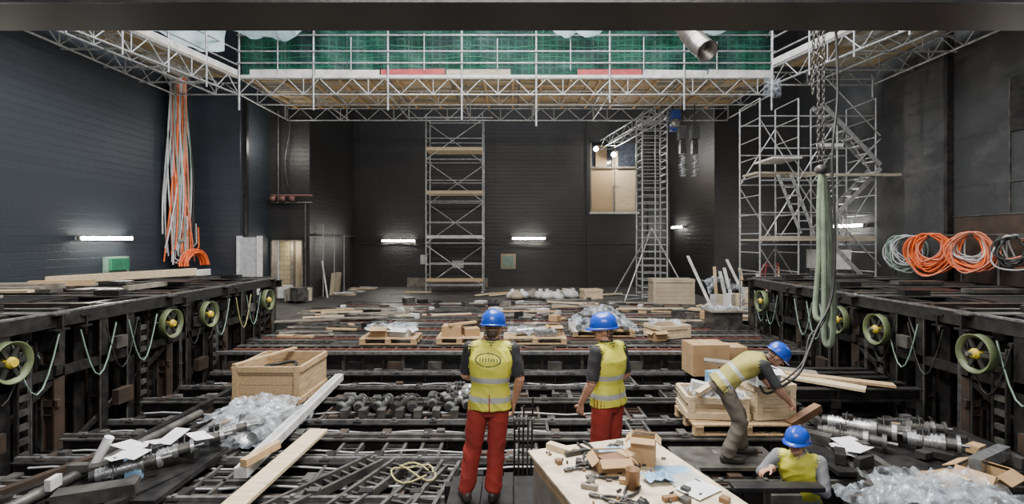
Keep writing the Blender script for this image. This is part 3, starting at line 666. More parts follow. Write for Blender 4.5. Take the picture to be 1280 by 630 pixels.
m=MB(); carton(m,(4.0,10.6,-.24),.75,.6,.62,.05,False); carton(m,(4.65,10.9,-.24),.5,.5,.5,0,False); m.obj('cardboard_boxes')
m=MB(); 
pallet(m,(3.3,7.6,-.24),1.5,.9,'wood'); crate(m,(3.0,7.7,-.08),.85,.7,.32,'wood2',-.1); crate(m,(3.75,7.7,-.08),.6,.7,.5,'wood2',.1); m.box((3.05,7.6,.28),(.75,.16,.1),'white',rz=-.2,ry=.2); m.box((2.95,7.5,.40),(.7,.1,.06),'wood2',rz=.5,ry=-.3)
carton(m,(3.6,7.35,.44),.35,.3,.2,.1,True,'paper'); m.tube((2.8,7.6,.24),(3.3,7.8,.26),.07,'silver',12); m.box((3.2,7.9,.34),(.3,.3,.25),'bluep',rz=.3)
crumple(m,lambda u,v:(2.6+u*.8,7.3+v*.6,.24),20,16,'plastic',.14,4,13); m.obj('loaded_pallet')
m=MB(); m.beam((4.2,9.2,.18),(5.6,8.1,.14),.28,.04,'wood2'); m.beam((3.6,9.6,.25),(5.3,8.9,.18),.25,.04,'greywood'); m.beam((4.5,9.0,.2),(6.2,8.3,.14),.2,.04,'wood'); m.obj('scaffold_board')
m=MB()
for y in (8.3,8.65,9.0,9.3,9.6): m.ibeam((3.9,y,.0),(6.6,y,.0),.16,.2,'steel','steel')
for x in(4.1,5.2,6.4): m.beam((x,8.2,-.14),(x,9.7,-.14),.14,.12,'steel'); m.beam((x,8.9,ZB),(x,8.9,-.2),.14,.14,'steel'); m.beam((x,8.3,ZB),(x,8.3,-.2),.1,.1,'steel')
m.obj('steel_side_platform')
m=MB()
for i in range(8):
    x=-2.75+i*.29; motor(m,(x,8.25+U(-.1,.1),-.17),(U(-.3,.3),1,0),.5,.065+U(0,.02),R.choice(['silver','steel2'])); m.box((x+.1,8.15,-.24),(.12,.2,.12),'steel2')
m.bb(-2.9,-.4,8.15,8.22,-.33,-.28,'steel'); m.bb(-2.9,-.4,8.6,8.66,-.33,-.28,'steel'); m.obj('drive_motor_row')
m=MB()
for i in range(4): motor(m,(-1.1+U(-.1,.1),8.5+i*.2,-.15),(1,U(-.2,.2),0),.5,.07,'steel2')
m.obj('drive_motor_row')
m=MB()
m.bb(-5.0,-3.7,5.3,7.0,-.26,-.20,'steel')
for i in range(5): motor(m,(-4.55+.16*i,5.6+.35*i,-.08),(.9,.5,.12),.7,.07)
for i in range(7): m.box((-4.2+U(-.35,.35),6.0+U(-.4,.4),.05+i*.012),(.3,.22,.003),'paper',rz=U(0,3),rx=U(-.3,.3),ry=U(-.3,.3))
m.tube((-4.75,5.8,-.1),(-4.6,5.85,.25),.05,'paper',12); m.box((-4.3,5.3,-.12),(.7,.2,.14),'steel2',rz=.4)
for i in range(10): m.box((-4.4+U(-.5,.5),5.7+U(-.4,.6),-.15+U(0,.1)),(U(.1,.3),U(.06,.15),U(.05,.12)),R.choice(['silver','steel2','black','lgrey','bluep']),rz=U(0,3))
m.obj('servo_motors_with_papers')
m=MB()
def fw(u,v): 
    x=-4.35+u*1.25; y=6.7+v*1.4; r=max(0,math.sin(math.pi*u))**.6*max(0,math.sin(math.pi*v))**.6
    return (x,y,-.26+.36*r)
crumple(m,fw,90,80,'plastic',.08,4.0,11)
crumple(m,lambda u,v:(-4.25+u*1.0,6.9+v*1.0,.0+.08*math.sin(3*u)),60,50,'plastic',.10,5,15)
for i in range(4): m.tube((-4.2+.25*i,6.8,-.13),(-4.0+.25*i,7.9,-.11),.08,'silver',12)
for i in range(5): m.box((-4.1+U(0,.8),7+U(0,.8),-.13),(.3,.2,.15),R.choice(['steel2','card','lgrey']),rz=U(0,3))
m.obj('film_wrapped_parts')
m=MB()
m.bb(3.6,5.2,4.6,5.5,-.34,-.28,'steel')
def fr(u,v):
    x=3.55+u*1.6; y=4.55+v*1.15; r=max(0,math.sin(math.pi*u))**.6*max(0,math.sin(math.pi*v))**.6
    return (x,y,-.27+.30*r)
crumple(m,fr,90,70,'plastic',.08,4.5,21); crumple(m,lambda u,v:(3.7+u*1.2,4.8+v*.7,.0),60,40,'plastic',.10,5,25)
for i in range(4): m.tube((3.8+.3*i,4.8,-.15),(3.9+.3*i,5.5,-.13),.08,'silver',12)
for i in range(5): m.box((3.8+U(0,1),4.9+U(0,.6),-.15),(.3,.2,.15),R.choice(['steel2','bluep','lgrey']),rz=U(0,3))
m.obj('film_wrapped_parts')
m=MB()
m.bb(3.8,6.4,5.95,7.4,-.25,-.2,'steel')
motor(m,(4.45,7.2,-.05),(.75,-.6,.02),.9,.09); motor(m,(4.9,7.1,-.07),(.8,-.5,0),.8,.08,'steel2'); motor(m,(4.2,6.9,-.07),(.8,-.6,0),.8,.08,'steel2'); motor(m,(5.1,6.6,-.05),(.8,-.6,.05),.6,.09); motor(m,(5.3,6.9,0),(.8,-.4,.05),.5,.07,'steel2')
for i in range(6): m.box((4.4+U(-.3,.3),6.4+U(-.3,.3),-.13+i*.015),(.32,.24,.003),'paper',rz=U(0,3),rx=U(-.2,.2),ry=U(-.3,.3))
m.box((5.6,6.0,-.05),(.8,.12,.14),'silver',rz=.5); m.beam((3.9,7.2,-.1),(4.4,7.35,.1),.12,.1,'rust')
for i in range(16): m.box((4.8+U(-.8,1.2),6.5+U(-.5,.7),-.13),(U(.1,.4),U(.06,.2),U(.06,.14)),R.choice(['brown','steel2','black','steel','card']),rz=U(0,3))
m.obj('servo_motors_with_papers')
m=MB(); crate(m,(4.75,5.55,-.28),.42,.36,.2,'card',.2); carton(m,(5.25,5.7,-.28),.4,.35,.22,.5); m.box((4.75,5.55,-.1),(.3,.25,.06),'wood2',rz=.4); m.obj('parts_boxes')
planks(7,(5.5,6.0),(4.9,5.6),-.3,(.8,1.2),(.2,.9),['greywood','brown','steel2']).obj('timber_plank_pile')
m=MB()
for i in range(7): m.beam((-6.0+.3*i,4.6,-.3+.02*i),(-5.2+.26*i,6.8,-.28),.10,.1,R.choice(['steel','steel','brown','steel2']))
m.tube((-4.95,4.8,-.14),(-4.75,7.8,-.14),.06,'steel2',12); m.obj('steel_profiles')
m=MB()
for i in range(5): m.tube((.02+i*.045,5.55+U(-.1,.1),-.3),(.03+i*.05,5.6,U(.5,.82)),.012,'black',6); m.lathe((.03+i*.05,5.6,.5),(0,0,1),[(0,0),(.02,.02),(.02,.06),(0,.08)],'rail',8)
m.box((.12,5.57,-.28),(.35,.3,.04),'steel'); m.obj('threaded_rods')
m=MB(); carton(m,(-1.05,4.75,-.34),.35,.3,.26,.2,True,'paper'); m.obj('parts_box')
m=MB() ;
for i in range(2): m.path([(-1.15+.24*math.cos(t*.4+i)+.05*i,5.9+.2*math.sin(t*.4)+.05*i,-.18+.03*math.sin(t)) for t in range(15)],.011,'strap',5)
m.obj('yellow_strap')

# ------------------------------------------------------------ table
m=MB()
ang=math.atan2(.31,1.01); ca=V((.13,4.26,0)); ux=V((math.cos(ang),math.sin(ang),0)); uy=V((math.sin(ang),-math.cos(ang),0))
def T(a,b,z=0): return ca+ux*a+uy*b+V((0,0,.75+z))
m.box(T(.56,.68,-.012),(1.12,1.36,.024),'ply',rz=ang)
for a in(.08,1.04):
    for b in(.1,1.25): m.box(T(a,b,-.39),(.07,.07,.72),'wood',rz=ang)
for b in(.06,1.3): m.box(T(.56,b,-.07),(1.0,.03,.1),'wood',rz=ang)
for a in(.04,1.08): m.box(T(a,.68,-.07),(.03,1.2,.1),'wood',rz=ang)
m.box(T(.03,.68,-.35),(.02,1.2,.45),'greywood',rz=ang); m.box(T(.56,.68,-.55),(1.0,1.2,.02),'ply',rz=ang)
m.obj('plywood_work_table',.003)
m=MB(); carton(m,T(.50,.52),.24,.2,.09,.1); m.box(T(.50,.52,.075),(.18,.12,.04),'rust',rz=.4); m.obj('cardboard_tray')
m=MB(); carton(m,T(.66,.5),.15,.13,.10,.5,False); carton(m,T(.80,.48),.18,.15,.19,-.3,True); m.obj('cardboard_boxes')
m=MB(); m.lathe(T(.50,.83),(0,0,1),[(0,0),(.05,0),(.05,.13),(.053,.135),(.046,.135),(.046,.02),(0,.02)],'rust',24); m.obj('tin_can')
m=MB(); m.box(T(.25,.1,.025),(.24,.07,.05),'wood2',rz=-.7); m.obj('timber_block',.004)
def plier(c,a,s_=1.4):
    m=MB(); d=V((math.cos(a),math.sin(a),0)); n=V((-d.y,d.x,0)); c=V(c)+V((0,0,.014))
    for s in(-1,1):
        m.path([c,c+(d*.03+n*s*.02)*s_,c+(d*.08+n*s*.03)*s_,c+(d*.14+n*s*.022)*s_],.010,'black',6); m.path([c,c-(d*.03+n*s*.012)*s_,c-(d*.06+n*s*.003)*s_],.010,'steel2',6)
    m.lathe(c,(0,0,1),[(0,.012),(.016,.01),(.016,-.01),(0,-.012)],'rail',12); m.obj('pliers')
for a,b,g in((.22,.45,.4),(.36,.36,1.2),(.33,.62,.1),(.22,.9,-.4),(.5,.2,2),(.38,.95,1.0)): plier(T(a,b),g)
m=MB()
for i in range(40):
    c=T(U(.12,1.0),U(.08,1.1),.012); m.tube(c,c+V((U(-.04,.04),U(-.04,.04),0.0)),.009,R.choice(['steel2','rust','black','steel2']),8)
for i in range(14): m.box(T(U(.15,1.0),U(.08,1.2),.018),(U(.05,.12),U(.03,.06),.03),R.choice(['card','steel2','greywood','rust','black']),rz=U(0,3))
for i in range(3): m.box(T(.35+.12*i,.2+.1*i,.02),(.2,.035,.035),'black',rz=.4+i)
m.obj('loose_screws_and_offcuts')
m=MB()
for i in range(3): m.box(T(.92,.7+.15*i,.004+.004*i),(.26,.2,.003),['bluep','grey','paper'][i],rz=.3*i)
crumple(m,lambda u,v:T(.52+u*.2,.26+v*.14,.03),14,12,'bluep',.05,9,3); crumple(m,lambda u,v:T(.62+u*.2,.72+v*.14,.02),14,12,'bluep',.04,9,5); m.obj('blue_film_sheets')
m=MB(); crumple(m,lambda u,v:T(.3+u*.14,1.05+v*.18,.03),10,10,'black',.05,12,3); m.obj('work_glove')

# ------------------------------------------------------------ rigging chain, slings, cable
m=MB()
m.bb(2.5,6.5,6.9,7.1,6.3,6.6,'steel'); D=7.0
def links(p,q,r=.022,step=.06):
    p=V(p);q=V(q); n=int((q-p).length/step)
    for i in range(n):
        c=p.lerp(q,i/n); a=V((1,0,0)) if i%2 else V((0,1,0)); z=V((0,0,1))
        m.path([c+a*math.cos(t*.785)*r*.8+z*math.sin(t*.785)*step*.72 for t in range(8)],.007,'steel2',5,True)
links(W(1023,-40,D),W(1023,205,D)); links(W(1030,-40,D),W(1029,205,D)); links(W(1018,-40,D),W(1016,120,D))
m.box(W(1043,30,D),(.22,.2,.14),'steel'); m.tube(W(1043,30,D),W(1043,-50,D),.02,'steel2')
m.lathe(W(1026,212,D),(0,1,0),[(0,.06),(.06,.06),(.07,0),(.06,-.06),(0,-.06)],'steel2',14)
for x in(2.6,6.4): m.tube((x,7,6.4),(x,7,9),.03,'steel2')
m.obj('chain_hoist_rigging')
m=MB()
def smooth(pts,n=4):
    out=[]
    P=[pts[0]]+pts+[pts[-1]]
    for i in range(1,len(P)-2):
        for j in range(n):
            t=j/n; p=[V(x) for x in P[i-1:i+3]]
            out.append(.5*((2*p[1])+(p[2]-p[0])*t+(2*p[0]-5*p[1]+4*p[2]-p[3])*t*t+(3*p[1]-p[0]-3*p[2]+p[3])*t**3))
    out.append(V(pts[-1])); return out
m.path(smooth([W(a,b,D+c) for a,b,c in[(1026,215,0),(1024,260,0),(1024,320,0),(1020,370,0),(1019,392,-.05),(1024,400,-.1),(1030,390,-.1),(1030,300,-.05),(1027,220,0)]]),.036,'sling',8)
m.path(smooth([W(a,b,D+c) for a,b,c in[(1028,215,.1),(1032,260,.1),(1037,320,.1),(1035,380,.1),(1030,415,.1),(1033,431,.05),(1040,425,0),(1042,380,0),(1038,300,0),(1030,220,.1)]]),.036,'sling',8)
m.obj('green_round_slings')
m=MB()
m.path(smooth([W(a,b,c) for a,b,c in[(1045,40,7),(1047,120,7),(1040,200,6.9),(1044,290,6.9),(1040,370,6.8),(1022,410,6.7),(1010,440,6.6),(1000,465,6.5),(980,482,6.4),(958,492,6.3),(950,482,6.3)]]),.017,'black',6)
m.path(smooth([W(a,b,c) for a,b,c in[(1036,230,7),(1042,330,6.9),(1030,400,6.8),(1012,420,6.7),(1005,450,6.6),(985,472,6.45),(960,486,6.3)]]),.013,'black',6)
m.obj('hoist_control_cable')

# ------------------------------------------------------------ people
for k,c,c2,r in (('vest',(.66,.64,.06),(.48,.47,.05),.6),('stripe',(.42,.43,.40),(.30,.31,.30),.35),('red',(.33,.030,.020),(.23,.022,.016),.8),('tee',(.022,.023,.027),(.017,.017,.02),.85),
    ('skin',(.46,.25,.17),(.40,.20,.13),.5),('hair',(.06,.04,.03),(.03,.02,.015),.7),('boot',(.045,.035,.03),(.02,.018,.016),.5),('khaki',(.12,.10,.08),(.075,.065,.055),.85),
    ('sweater',(.20,.21,.23),(.13,.135,.15),.9),('lip',(.36,.14,.11),(.34,.13,.1),.4),('eye',(.03,.02,.02),(.02,.02,.02),.3),('helmet',(.010,.060,.45),(.008,.05,.38),.25),('logo',(.03,.05,.02),(.03,.05,.02),.7),('olive',(.34,.30,.07),(.22,.20,.055),.8)):
    M[k]=mat('figure_'+k,c,c2,rough=r,scale=5,bump=.2 if k in('vest','red','khaki','sweater') else 0,bscale=18)
class Body:
    def __init__(s): s.v=[];s.f=[];s.l=[]
    def loft(s,C,A,B,lab,n=20,dens=.02,pw=1.):
        cs=[];
        for i in range(len(C)-1):
            k=max(1,int((V(C[i+1])-V(C[i])).length/dens))
            for j in range(k): t=j/k; cs.append((V(C[i]).lerp(V(C[i+1]),t),V(A[i]).lerp(V(A[i+1]),t),V(B[i]).lerp(V(B[i+1]),t)))
        cs.append((V(C[-1]),V(A[-1]),V(B[-1])))
        o=len(s.v)
        for c,a,b in cs:
            for i in range(n):
                t=2*math.pi*i/n; x=math.cos(t); y=math.sin(t); x=math.copysign(abs(x)**pw,x); y=math.copysign(abs(y)**pw,y)
                s.v.append(c+a*x+b*y); s.l.append(lab)
        N=len(cs)
        flip = cs[0][1].cross(cs[0][2]).dot(cs[-1][0]-cs[0][0])<0
        fs=[]
        for i in range(N-1):
            for j in range(n): fs.append((o+i*n+j,o+i*n+(j+1)%n,o+(i+1)*n+(j+1)%n,o+(i+1)*n+j))
        fs.append(tuple(o+j for j in range(n))[::-1]); fs.append(tuple(o+(N-1)*n+j for j in range(n)))
        if flip: fs=[f[::-1] for f in fs]
        s.f+=fs
    def cap(s,p,q,r1,r2,lab,n=14,sq=1.,sqd=None):
        p=V(p);q=V(q); d=(q-p); L=d.length; d.normalize(); a=(sqd.cross(d).normalized() if sqd else d.orthogonal().normalized()); b=d.cross(a)
        C=[];A=[];B=[]
        def ring(c,r): C.append(c);A.append(a*r);B.append(b*r*sq)
        for t in(80,60,35,15): ring(p-d*r1*math.sin(math.radians(t)),r1*math.cos(math.radians(t)))
        ring(p,r1); ring(q,r2)
        for t in(15,35,60,80): ring(q+d*r2*math.sin(math.radians(t)),r2*math.cos(math.radians(t)))
        s.loft(C,A,B,lab,n)
    def ell(s,c,ax,lab,n=20,m=14):
        c=V(c); x,y,z=[V(a) for a in ax]; C=[];A=[];B=[]
        for i in range(m+1):
            t=math.radians(-86+172*i/m); C.append(c+z*math.sin(t)); A.append(x*math.cos(t)); B.append(y*math.cos(t))
        s.loft(C,A,B,lab,n,dens=.015)
    def hand(s,w,d,nrm,side,curl=.5,lab='skin'):
        w=V(w);d=V(d).normalized(); nrm=V(nrm); nrm=(nrm-d*nrm.dot(d)).normalized(); sd=d.cross(nrm)*side
        s.loft([w-d*.03,w,w+d*.03,w+d*.085,w+d*.1],[sd*.027,sd*.029,sd*.038,sd*.043,sd*.036],[nrm*.021,nrm*.02,nrm*.017,nrm*.015,nrm*.009],lab,14,.01)
        for i,(o,l) in enumerate(((.033,.07),(.011,.078),(-.011,.073),(-.033,.058))):
            p=w+d*.088+sd*o; dd=(d+sd*o*2.5).normalized(); a=0
            for j,f in enumerate((.45,.32,.25)):
                a+=curl*(.55+.1*i+.2*j); e=dd*math.cos(a)+nrm*math.sin(a); q=p+e*l*f*1.25; s.cap(p,q,.0095-.001*j,.0088-.001*j,lab,10); p=q
        p=w+d*.03+sd*.03; a=(d*.6+sd*.75+nrm*.25).normalized(); q=p+a*.045; s.cap(p,q,.014,.011,lab,10); r=q+(d*.85+sd*.3+nrm*.4*(.5+curl)).normalized()*.035; s.cap(q,r,.011,.009,lab,10)
def person(name,loc,yaw,J,pal):
    b=Body(); g=lambda k:V(J[k])
    SR,SL,HR,HL=g('sR'),g('sL'),g('hR'),g('hL'); pel,wai,che,nec,hd=g('pel'),g('wai'),g('che'),g('nec'),g('head')
    rs=(SR-SL).normalized(); rh=(HR-HL).normalized()
    def fw(r,up): return up.cross(r).normalized()
    u1=(wai-pel).normalized(); u2=(che-wai).normalized(); u3=(nec-che).normalized()
    f1=fw(rh,u1);f2=fw((rh+rs).normalized(),u2);f3=fw(rs,u3); rm=(rh+rs).normalized()
    T=pal['top']
    b.loft([pel-u1*.14,pel-u1*.06,pel+u1*.04,pel+u1*.12],[rh*.12,rh*.178,rh*.175,rh*.155],[f1*.09,f1*.125,f1*.122,f1*.105],pal['leg'],24)
    nb=nec-u3*.0
    b.loft([pel-u1*.07,pel+u1*.06,wai,che-u2*.06,che+u2*.04,nb-u3*.085,nb-u3*.045,nb-u3*.005],
           [rh*.208,rh*.196,rm*.176,rm*.202,rs*.212,rs*.195,rs*.14,rs*.075],
           [f1*.150,f1*.140,f2*.128,f2*.140,f2*.135,f3*.108,f3*.085,f3*.068],T,30,.015,.88)
    b.cap(nb-u3*.06,hd-u3*.05,.062,.054,'skin')
    b.loft([nb-u3*.05,nb+u3*.015],[rs*.078,rs*.066],[f3*.075,f3*.064],pal['shirt'],18,.01)
    for S,k,sd in((SR,'R',1),(SL,'L',-1)):
        E=g('e'+k);Wr=g('w'+k); 
        b.cap(S-rs*sd*.08,S-rs*sd*.04,.070,.066,T)
        t=pal['sl']
        if t<=1: X=S.lerp(E,t); b.cap(S,X,.066,.060,pal['shirt']); b.cap(S,E,.05,.046,'skin'); b.cap(E,Wr,.045,.030,'skin')
        else: b.cap(S,E,.066,.054,pal['shirt']); b.cap(E,E.lerp(Wr,.93),.054,.041,pal['shirt']); b.cap(E,Wr,.04,.03,'skin')
        if t<=1: b.cap(E.lerp(Wr,.15),E.lerp(Wr,.4),.048,.043,'skin')
        hdr=V(J.get('d'+k,(Wr-E))); b.hand(Wr+(hdr.normalized()*.02),hdr,V(J.get('n'+k,(-sd,0.2,0))),J.get('t'+k,1),J.get('c'+k,.5))
    for k in'RL':
        H=g('h'+k);K=g('k'+k);A=g('a'+k); tf=V(J.get('f'+k,(0,1,0))).normalized()
        b.cap(H,K,.107,.082,pal['leg'],18); b.cap(K,K.lerp(A,.35),.082,.080,pal['leg'],18); b.cap(K.lerp(A,.3),A+(K-A).normalized()*.03,.080,.076,pal['leg'],18)
        b.cap(A+V((0,0,.04)),A-V((0,0,.03)),.05,.05,'boot')
        z=V((0,0,1)); sdv=tf.cross(z)
        c=A-z*(J.get('az',.1)-.048)
        b.loft([c-tf*.085,c-tf*.07,c-tf*.02,c+tf*.07,c+tf*.14,c+tf*.185,c+tf*.2],[sdv*.02,sdv*.038,sdv*.042,sdv*.048,sdv*.05,sdv*.036,sdv*.015],[z*.03,z*.046,z*.048,z*.046,z*.042,z*.034,z*.02],'boot',16,.02,.8)
    hf=V(J.get('hf',(0,1,0))).normalized(); hu=V(J.get('hu',(0,0,1))); hu=(hu-hf*hu.dot(hf)).normalized(); hr=hf.cross(hu)
    P=lambda r,f,u: hd+hr*r+hf*f+hu*u
    b.ell(hd,(hr*.077,hf*.096,hu*.115),'skin'); b.ell(P(0,.03,-.06),(hr*.056,hf*.06,hu*.055),'skin'); b.ell(P(0,.065,-.088),(hr*.026,hf*.024,hu*.022),'skin',12,8)
    b.cap(P(0,.092,.012),P(0,.113,-.022),.009,.014,'skin',10); b.cap(P(-.035,.086,.028),P(.035,.086,.028),.010,.010,'skin',10)
    for s in(-1,1):
        b.ell(P(s*.079,-.006,-.008),(hr*.012,hf*.020,hu*.033),'skin',12,8); b.ell(P(s*.031,.0855,.006),(hr*.014,hf*.009,hu*.007),'eye',12,8); b.ell(P(s*.045,.06,-.03),(hr*.022,hf*.024,hu*.022),'skin',12,8)
    b.cap(P(-.018,.0885,-.055),P(.018,.0885,-.055),.008,.008,'lip',8)
    b.ell(P(0,-.014,.014),(hr*.082,hf*.092,hu*.106),'hair')
    b.ell(P(0,-.05,-.055),(hr*.058,hf*.045,hu*.05),'hair')
    me=bpy.data.meshes.new('tmp'); me.from_pydata(b.v,[],b.f); me.update()
    ob=bpy.data.objects.new('tmp',me); SC.collection.objects.link(ob)
    rm_=ob.modifiers.new('r','REMESH'); rm_.mode='VOXEL'; rm_.voxel_size=.0055
    sm=ob.modifiers.new('s','SMOOTH'); sm.iterations=2; sm.factor=.5
    bpy.context.view_layer.update()
    dg=bpy.context.evaluated_depsgraph_get(); nm=bpy.data.meshes.new_from_object(ob.evaluated_get(dg))
    bpy.data.objects.remove(ob)
    kd=kdtree.KDTree(len(b.v))
    for i,v in enumerate(b.v): kd.insert(v,i)
    kd.balance()
    labs=[]; nm.materials.clear()
    def lm(l):
        if l not in labs: labs.append(l); nm.materials.append(M[l])
        return labs.index(l)
    cloth={T,pal['leg'],pal['shirt']}
    vl=[b.l[kd.find(v.co)[1]] for v in nm.vertices]
    co=[v.co.copy() for v in nm.vertices]; no=[v.normal.copy() for v in nm.vertices]
    kz=[(V(J['kR']),V(J['kL'])),(V(J['aR']),V(J['aL']))]
    for i,v in enumerate(nm.vertices):
        if vl[i] in cloth:
            c=co[i]; w_=noise.noise_vector(c*3)*.25
            q=V((c.x*4,c.y*4,c.z*6+c.x*5))+w_*4
            a=1-abs(noise.noise(q))*2.6; a2=noise.noise(c*13)
            if vl[i]==pal['leg']:
                dd=min((c-p).length for pr in kz for p in pr); k=.005+.010*math.exp(-(dd/.16)**2)
            elif vl[i]==pal['shirt']: k=.004
            else: k=.009
            v.co=co[i]+no[i]*(a*k+a2*.003)
    up=(che-pel).normalized()
    for p in nm.polygons:
        p.use_smooth=True
        l=vl[p.vertices[0]]
        if l==T and T in('vest','olive'):
            c=p.center; h=(c-pel).dot(up); r=(c-wai).dot(rm)
            if .01<h<.06 or .19<h<.24: l='stripe'
            if pal.get('logo'):
                q=c-che; x=(q.dot(rs)+.02)/.12; y=(q.dot(up)-.05)/.060
                if q.dot(f2)<0:
                    e=x*x+y*y
                    if .84<e<1.10: l='logo'
                    elif e<.62 and abs(y)<.26 and ((x+2)*4.5%1<.42): l='logo'
        p.material_index=lm(l)
    emp=bpy.data.objects.new(name,None); SC.collection.objects.link(emp); emp.location=loc; emp.rotation_euler=(0,0,yaw)
    bo=bpy.data.objects.new('clothed_body',nm); SC.collection.objects.link(bo); bo.parent=emp
    m=MB(); hc=P(0,-.008,.028); n=36; vs=[];fs=[]
    prof=[(1.0,0),(1.0,.03),(.96,.06),(.87,.09),(.72,.115),(.5,.133),(.25,.142),(.02,.144)]
    for (r,h) in prof:
        for i in range(n):
            t=2*math.pi*i/n; x=math.sin(t)*.118*r; y=math.cos(t)*.14*r
            rid=.008*math.exp(-(x/.02)**2)*(1 if h>.05 else 0)
            vs.append(hc+hr*x+hf*y+hu*(h+rid))
    for j in range(len(prof)-1):
        for i in range(n): fs.append((j*n+i,j*n+(i+1)%n,(j+1)*n+(i+1)%n,(j+1)*n+i))
    fs.append(tuple((len(prof)-1)*n+i for i in range(n)))
    m.add(vs,fs,'helmet',True)
    vs=[];fs=[]
    for rr,h in((.98,.006),(1.0,.004),(1.1,-.006),(1.1,-.011),(.97,-.002)):
        for i in range(n):
            t=2*math.pi*i/n; fr=max(0,math.cos(t))**2; e=(rr-1)*(1+2.6*fr) if rr>1 else rr-1
            vs.append(hc+hr*math.sin(t)*.118*(1+e)+hf*math.cos(t)*.14*(1+e)+hu*(h-.008*fr*(rr>1)))
    for j in range(4):
        for i in range(n): fs.append((j*n+i,j*n+(i+1)%n,(j+1)*n+(i+1)%n,(j+1)*n+i))
    m.add(vs,fs,'helmet',True)
    m.path([P(.06*math.cos(t*.4),-.03-.07*math.sin(t*.4),.0) for t in range(9)],.006,'black',5)
    m.obj('hard_hat',parent=emp)
    return emp
J1=dict(pel=(0,0,.96),wai=(.0,.01,1.12),che=(.01,0,1.32),nec=(.02,.01,1.535),head=(.03,.045,1.655),
 sR=(.215,0,1.455),sL=(-.195,.02,1.46),eR=(.285,-.03,1.17),wR=(.235,.08,.925),eL=(-.25,.09,1.18),wL=(-.10,.30,1.08),
 hR=(.085,0,.92),hL=(-.105,0,.92),kR=(.06,.03,.5),kL=(-.17,.03,.5),aR=(.03,0,.1),aL=(-.23,.0,.1),fR=(.2,1,0),fL=(-.35,1,0),
 hf=(.25,1,-.12),dR=(-.1,.25,-1),nR=(-1,.1,0),cR=.6,dL=(.9,.3,.1),nL=(0,0,-1),tL=-1)
person('construction_worker',(-.21,4.93,0),0,J1,dict(top='vest',leg='red',shirt='tee',sl=.8,logo=True))
J2=dict(pel=(0,0,.93),wai=(0,.01,1.08),che=(0,0,1.27),nec=(0,.02,1.475),head=(.0,.065,1.59),
 sR=(.2,.0,1.40),sL=(-.2,.0,1.40),eR=(.27,-.03,1.12),wR=(.22,.16,.93),eL=(-.27,.0,1.11),wL=(-.24,.15,.88),
 hR=(.095,0,.89),hL=(-.095,0,.89),kR=(.11,.03,.49),kL=(-.11,.03,.49),aR=(.12,0,.1),aL=(-.12,.0,.1),
 hf=(-.75,1,-.1),dR=(-.4,.5,-.6),nR=(-1,.1,0),tR=1,dL=(.1,.3,-1),nL=(1,.2,0),tL=-1,cR=.7,cL=.7)
person('construction_worker',(.97,5.15,0),.75,J2,dict(top='vest',leg='red',shirt='tee',sl=.85))
J3=dict(pel=(0,-.13,.93),wai=(0,.02,1.06),che=(0,.20,1.18),nec=(0,.37,1.27),head=(0,.50,1.285),
 sR=(.19,.30,1.21),sL=(-.19,.30,1.21),eR=(.25,.44,.95),wR=(.13,.60,.78),eL=(-.25,.42,.94),wL=(-.10,.60,.76),
 hR=(.1,-.12,.88),hL=(-.1,-.12,.88),kR=(.16,.04,.5),kL=(-.14,.1,.5),aR=(.19,-.12,.1),aL=(-.14,.12,.1),
 hf=(0,.75,-.65),hu=(0,.65,.75),dR=(-.3,.7,-.6),nR=(-.6,-.3,-.6),tR=1,dL=(.3,.7,-.6),nL=(.6,-.3,-.6),tL=-1,cR=.8,cL=.8)
person('construction_worker',(2.78,6.42,-.222),-1.75,J3,dict(top='olive',leg='khaki',shirt='tee',sl=.9))
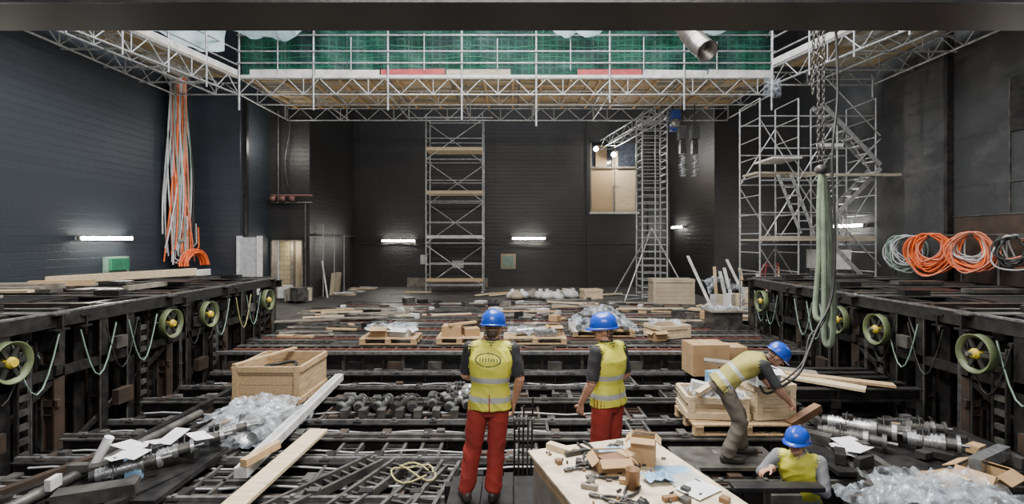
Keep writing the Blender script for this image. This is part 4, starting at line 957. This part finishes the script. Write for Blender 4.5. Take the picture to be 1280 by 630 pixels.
J4=dict(pel=(0,-.08,.90),wai=(0,-.04,1.05),che=(0,.02,1.24),nec=(0,.07,1.44),head=(.01,.13,1.55),
 sR=(.2,.06,1.36),sL=(-.2,.04,1.36),eR=(.36,.14,1.15),wR=(.22,.33,1.30),eL=(-.25,.16,1.1),wL=(-.12,.36,1.2),
 hR=(.095,-.08,.88),hL=(-.095,-.08,.88),kR=(.11,.0,.49),kL=(-.11,.0,.49),aR=(.12,-.06,.1),aL=(-.12,-.04,.1),
 hf=(.35,1,-.02),dR=(.5,.6,-.05),nR=(-.1,.1,-1),tR=1,cR=.5,dL=(.6,.6,0),nL=(0,.1,-1),tL=-1)
person('construction_worker',(3.13,5.58,-1.22),2.55,J4,dict(top='vest',leg='khaki',shirt='sweater',sl=2))

# ------------------------------------------------------------ lights
def area(name,loc,rot,sx,sy,e,c):
    l=bpy.data.lights.new(name,'AREA'); l.shape='RECTANGLE'; l.size=sx; l.size_y=sy; l.energy=e; l.color=c
    o=bpy.data.objects.new(name,l); o.location=loc; o.rotation_euler=rot; SC.collection.objects.link(o)
area('roof_daylight',(0,12,13.8),(0,0,0),12,8,4600,(.97,.98,1))
area('stage_work_light',(0,5.5,8.5),(math.radians(12),0,0),3.5,1.5,1500,(1,.94,.85))
area('front_fill',(0,-1.5,6.5),(math.radians(62),0,0),5,1.5,520,(1,.94,.87))  # added fill from behind the camera to brighten the foreground
area('gallery_flood',(0,15,3.2),(math.radians(150),0,0),10,1,260,(1,.93,.82))
def pt(name,loc,e,c,r=.1):
    l=bpy.data.lights.new(name,'POINT'); l.energy=e; l.color=c; l.shadow_soft_size=r; o=bpy.data.objects.new(name,l); o.location=loc; SC.collection.objects.link(o)
pt('door_lamp',(-9.3,21.75,2.2),32,(1,.93,.78)); pt('window_lamp',(5.4,26.7,6.9),260,(1,.95,.85)); pt('recess_lamp_left',(-9.3,20.2,6.2),90,(1,.95,.85),.3)
pt('side_fill_left',(-9.0,9.0,3.0),90,(1,.93,.82),.3); pt('side_fill_right',(9.0,9.0,3.0),90,(1,.93,.82),.3)  # added fill lights to brighten the side machinery, no lamps hang here
w=bpy.data.worlds.new('w'); SC.world=w; w.use_nodes=True; w.node_tree.nodes['Background'].inputs[0].default_value=(.85,.9,1,1); w.node_tree.nodes['Background'].inputs[1].default_value=.38
cam=bpy.data.cameras.new('camera'); cam.lens=18; cam.sensor_width=36; cam.shift_y=-15/1280; cam.clip_end=200
o=bpy.data.objects.new('camera',cam); o.location=(0,0,CZ); o.rotation_euler=(math.pi/2,0,0); SC.collection.objects.link(o); SC.camera=o
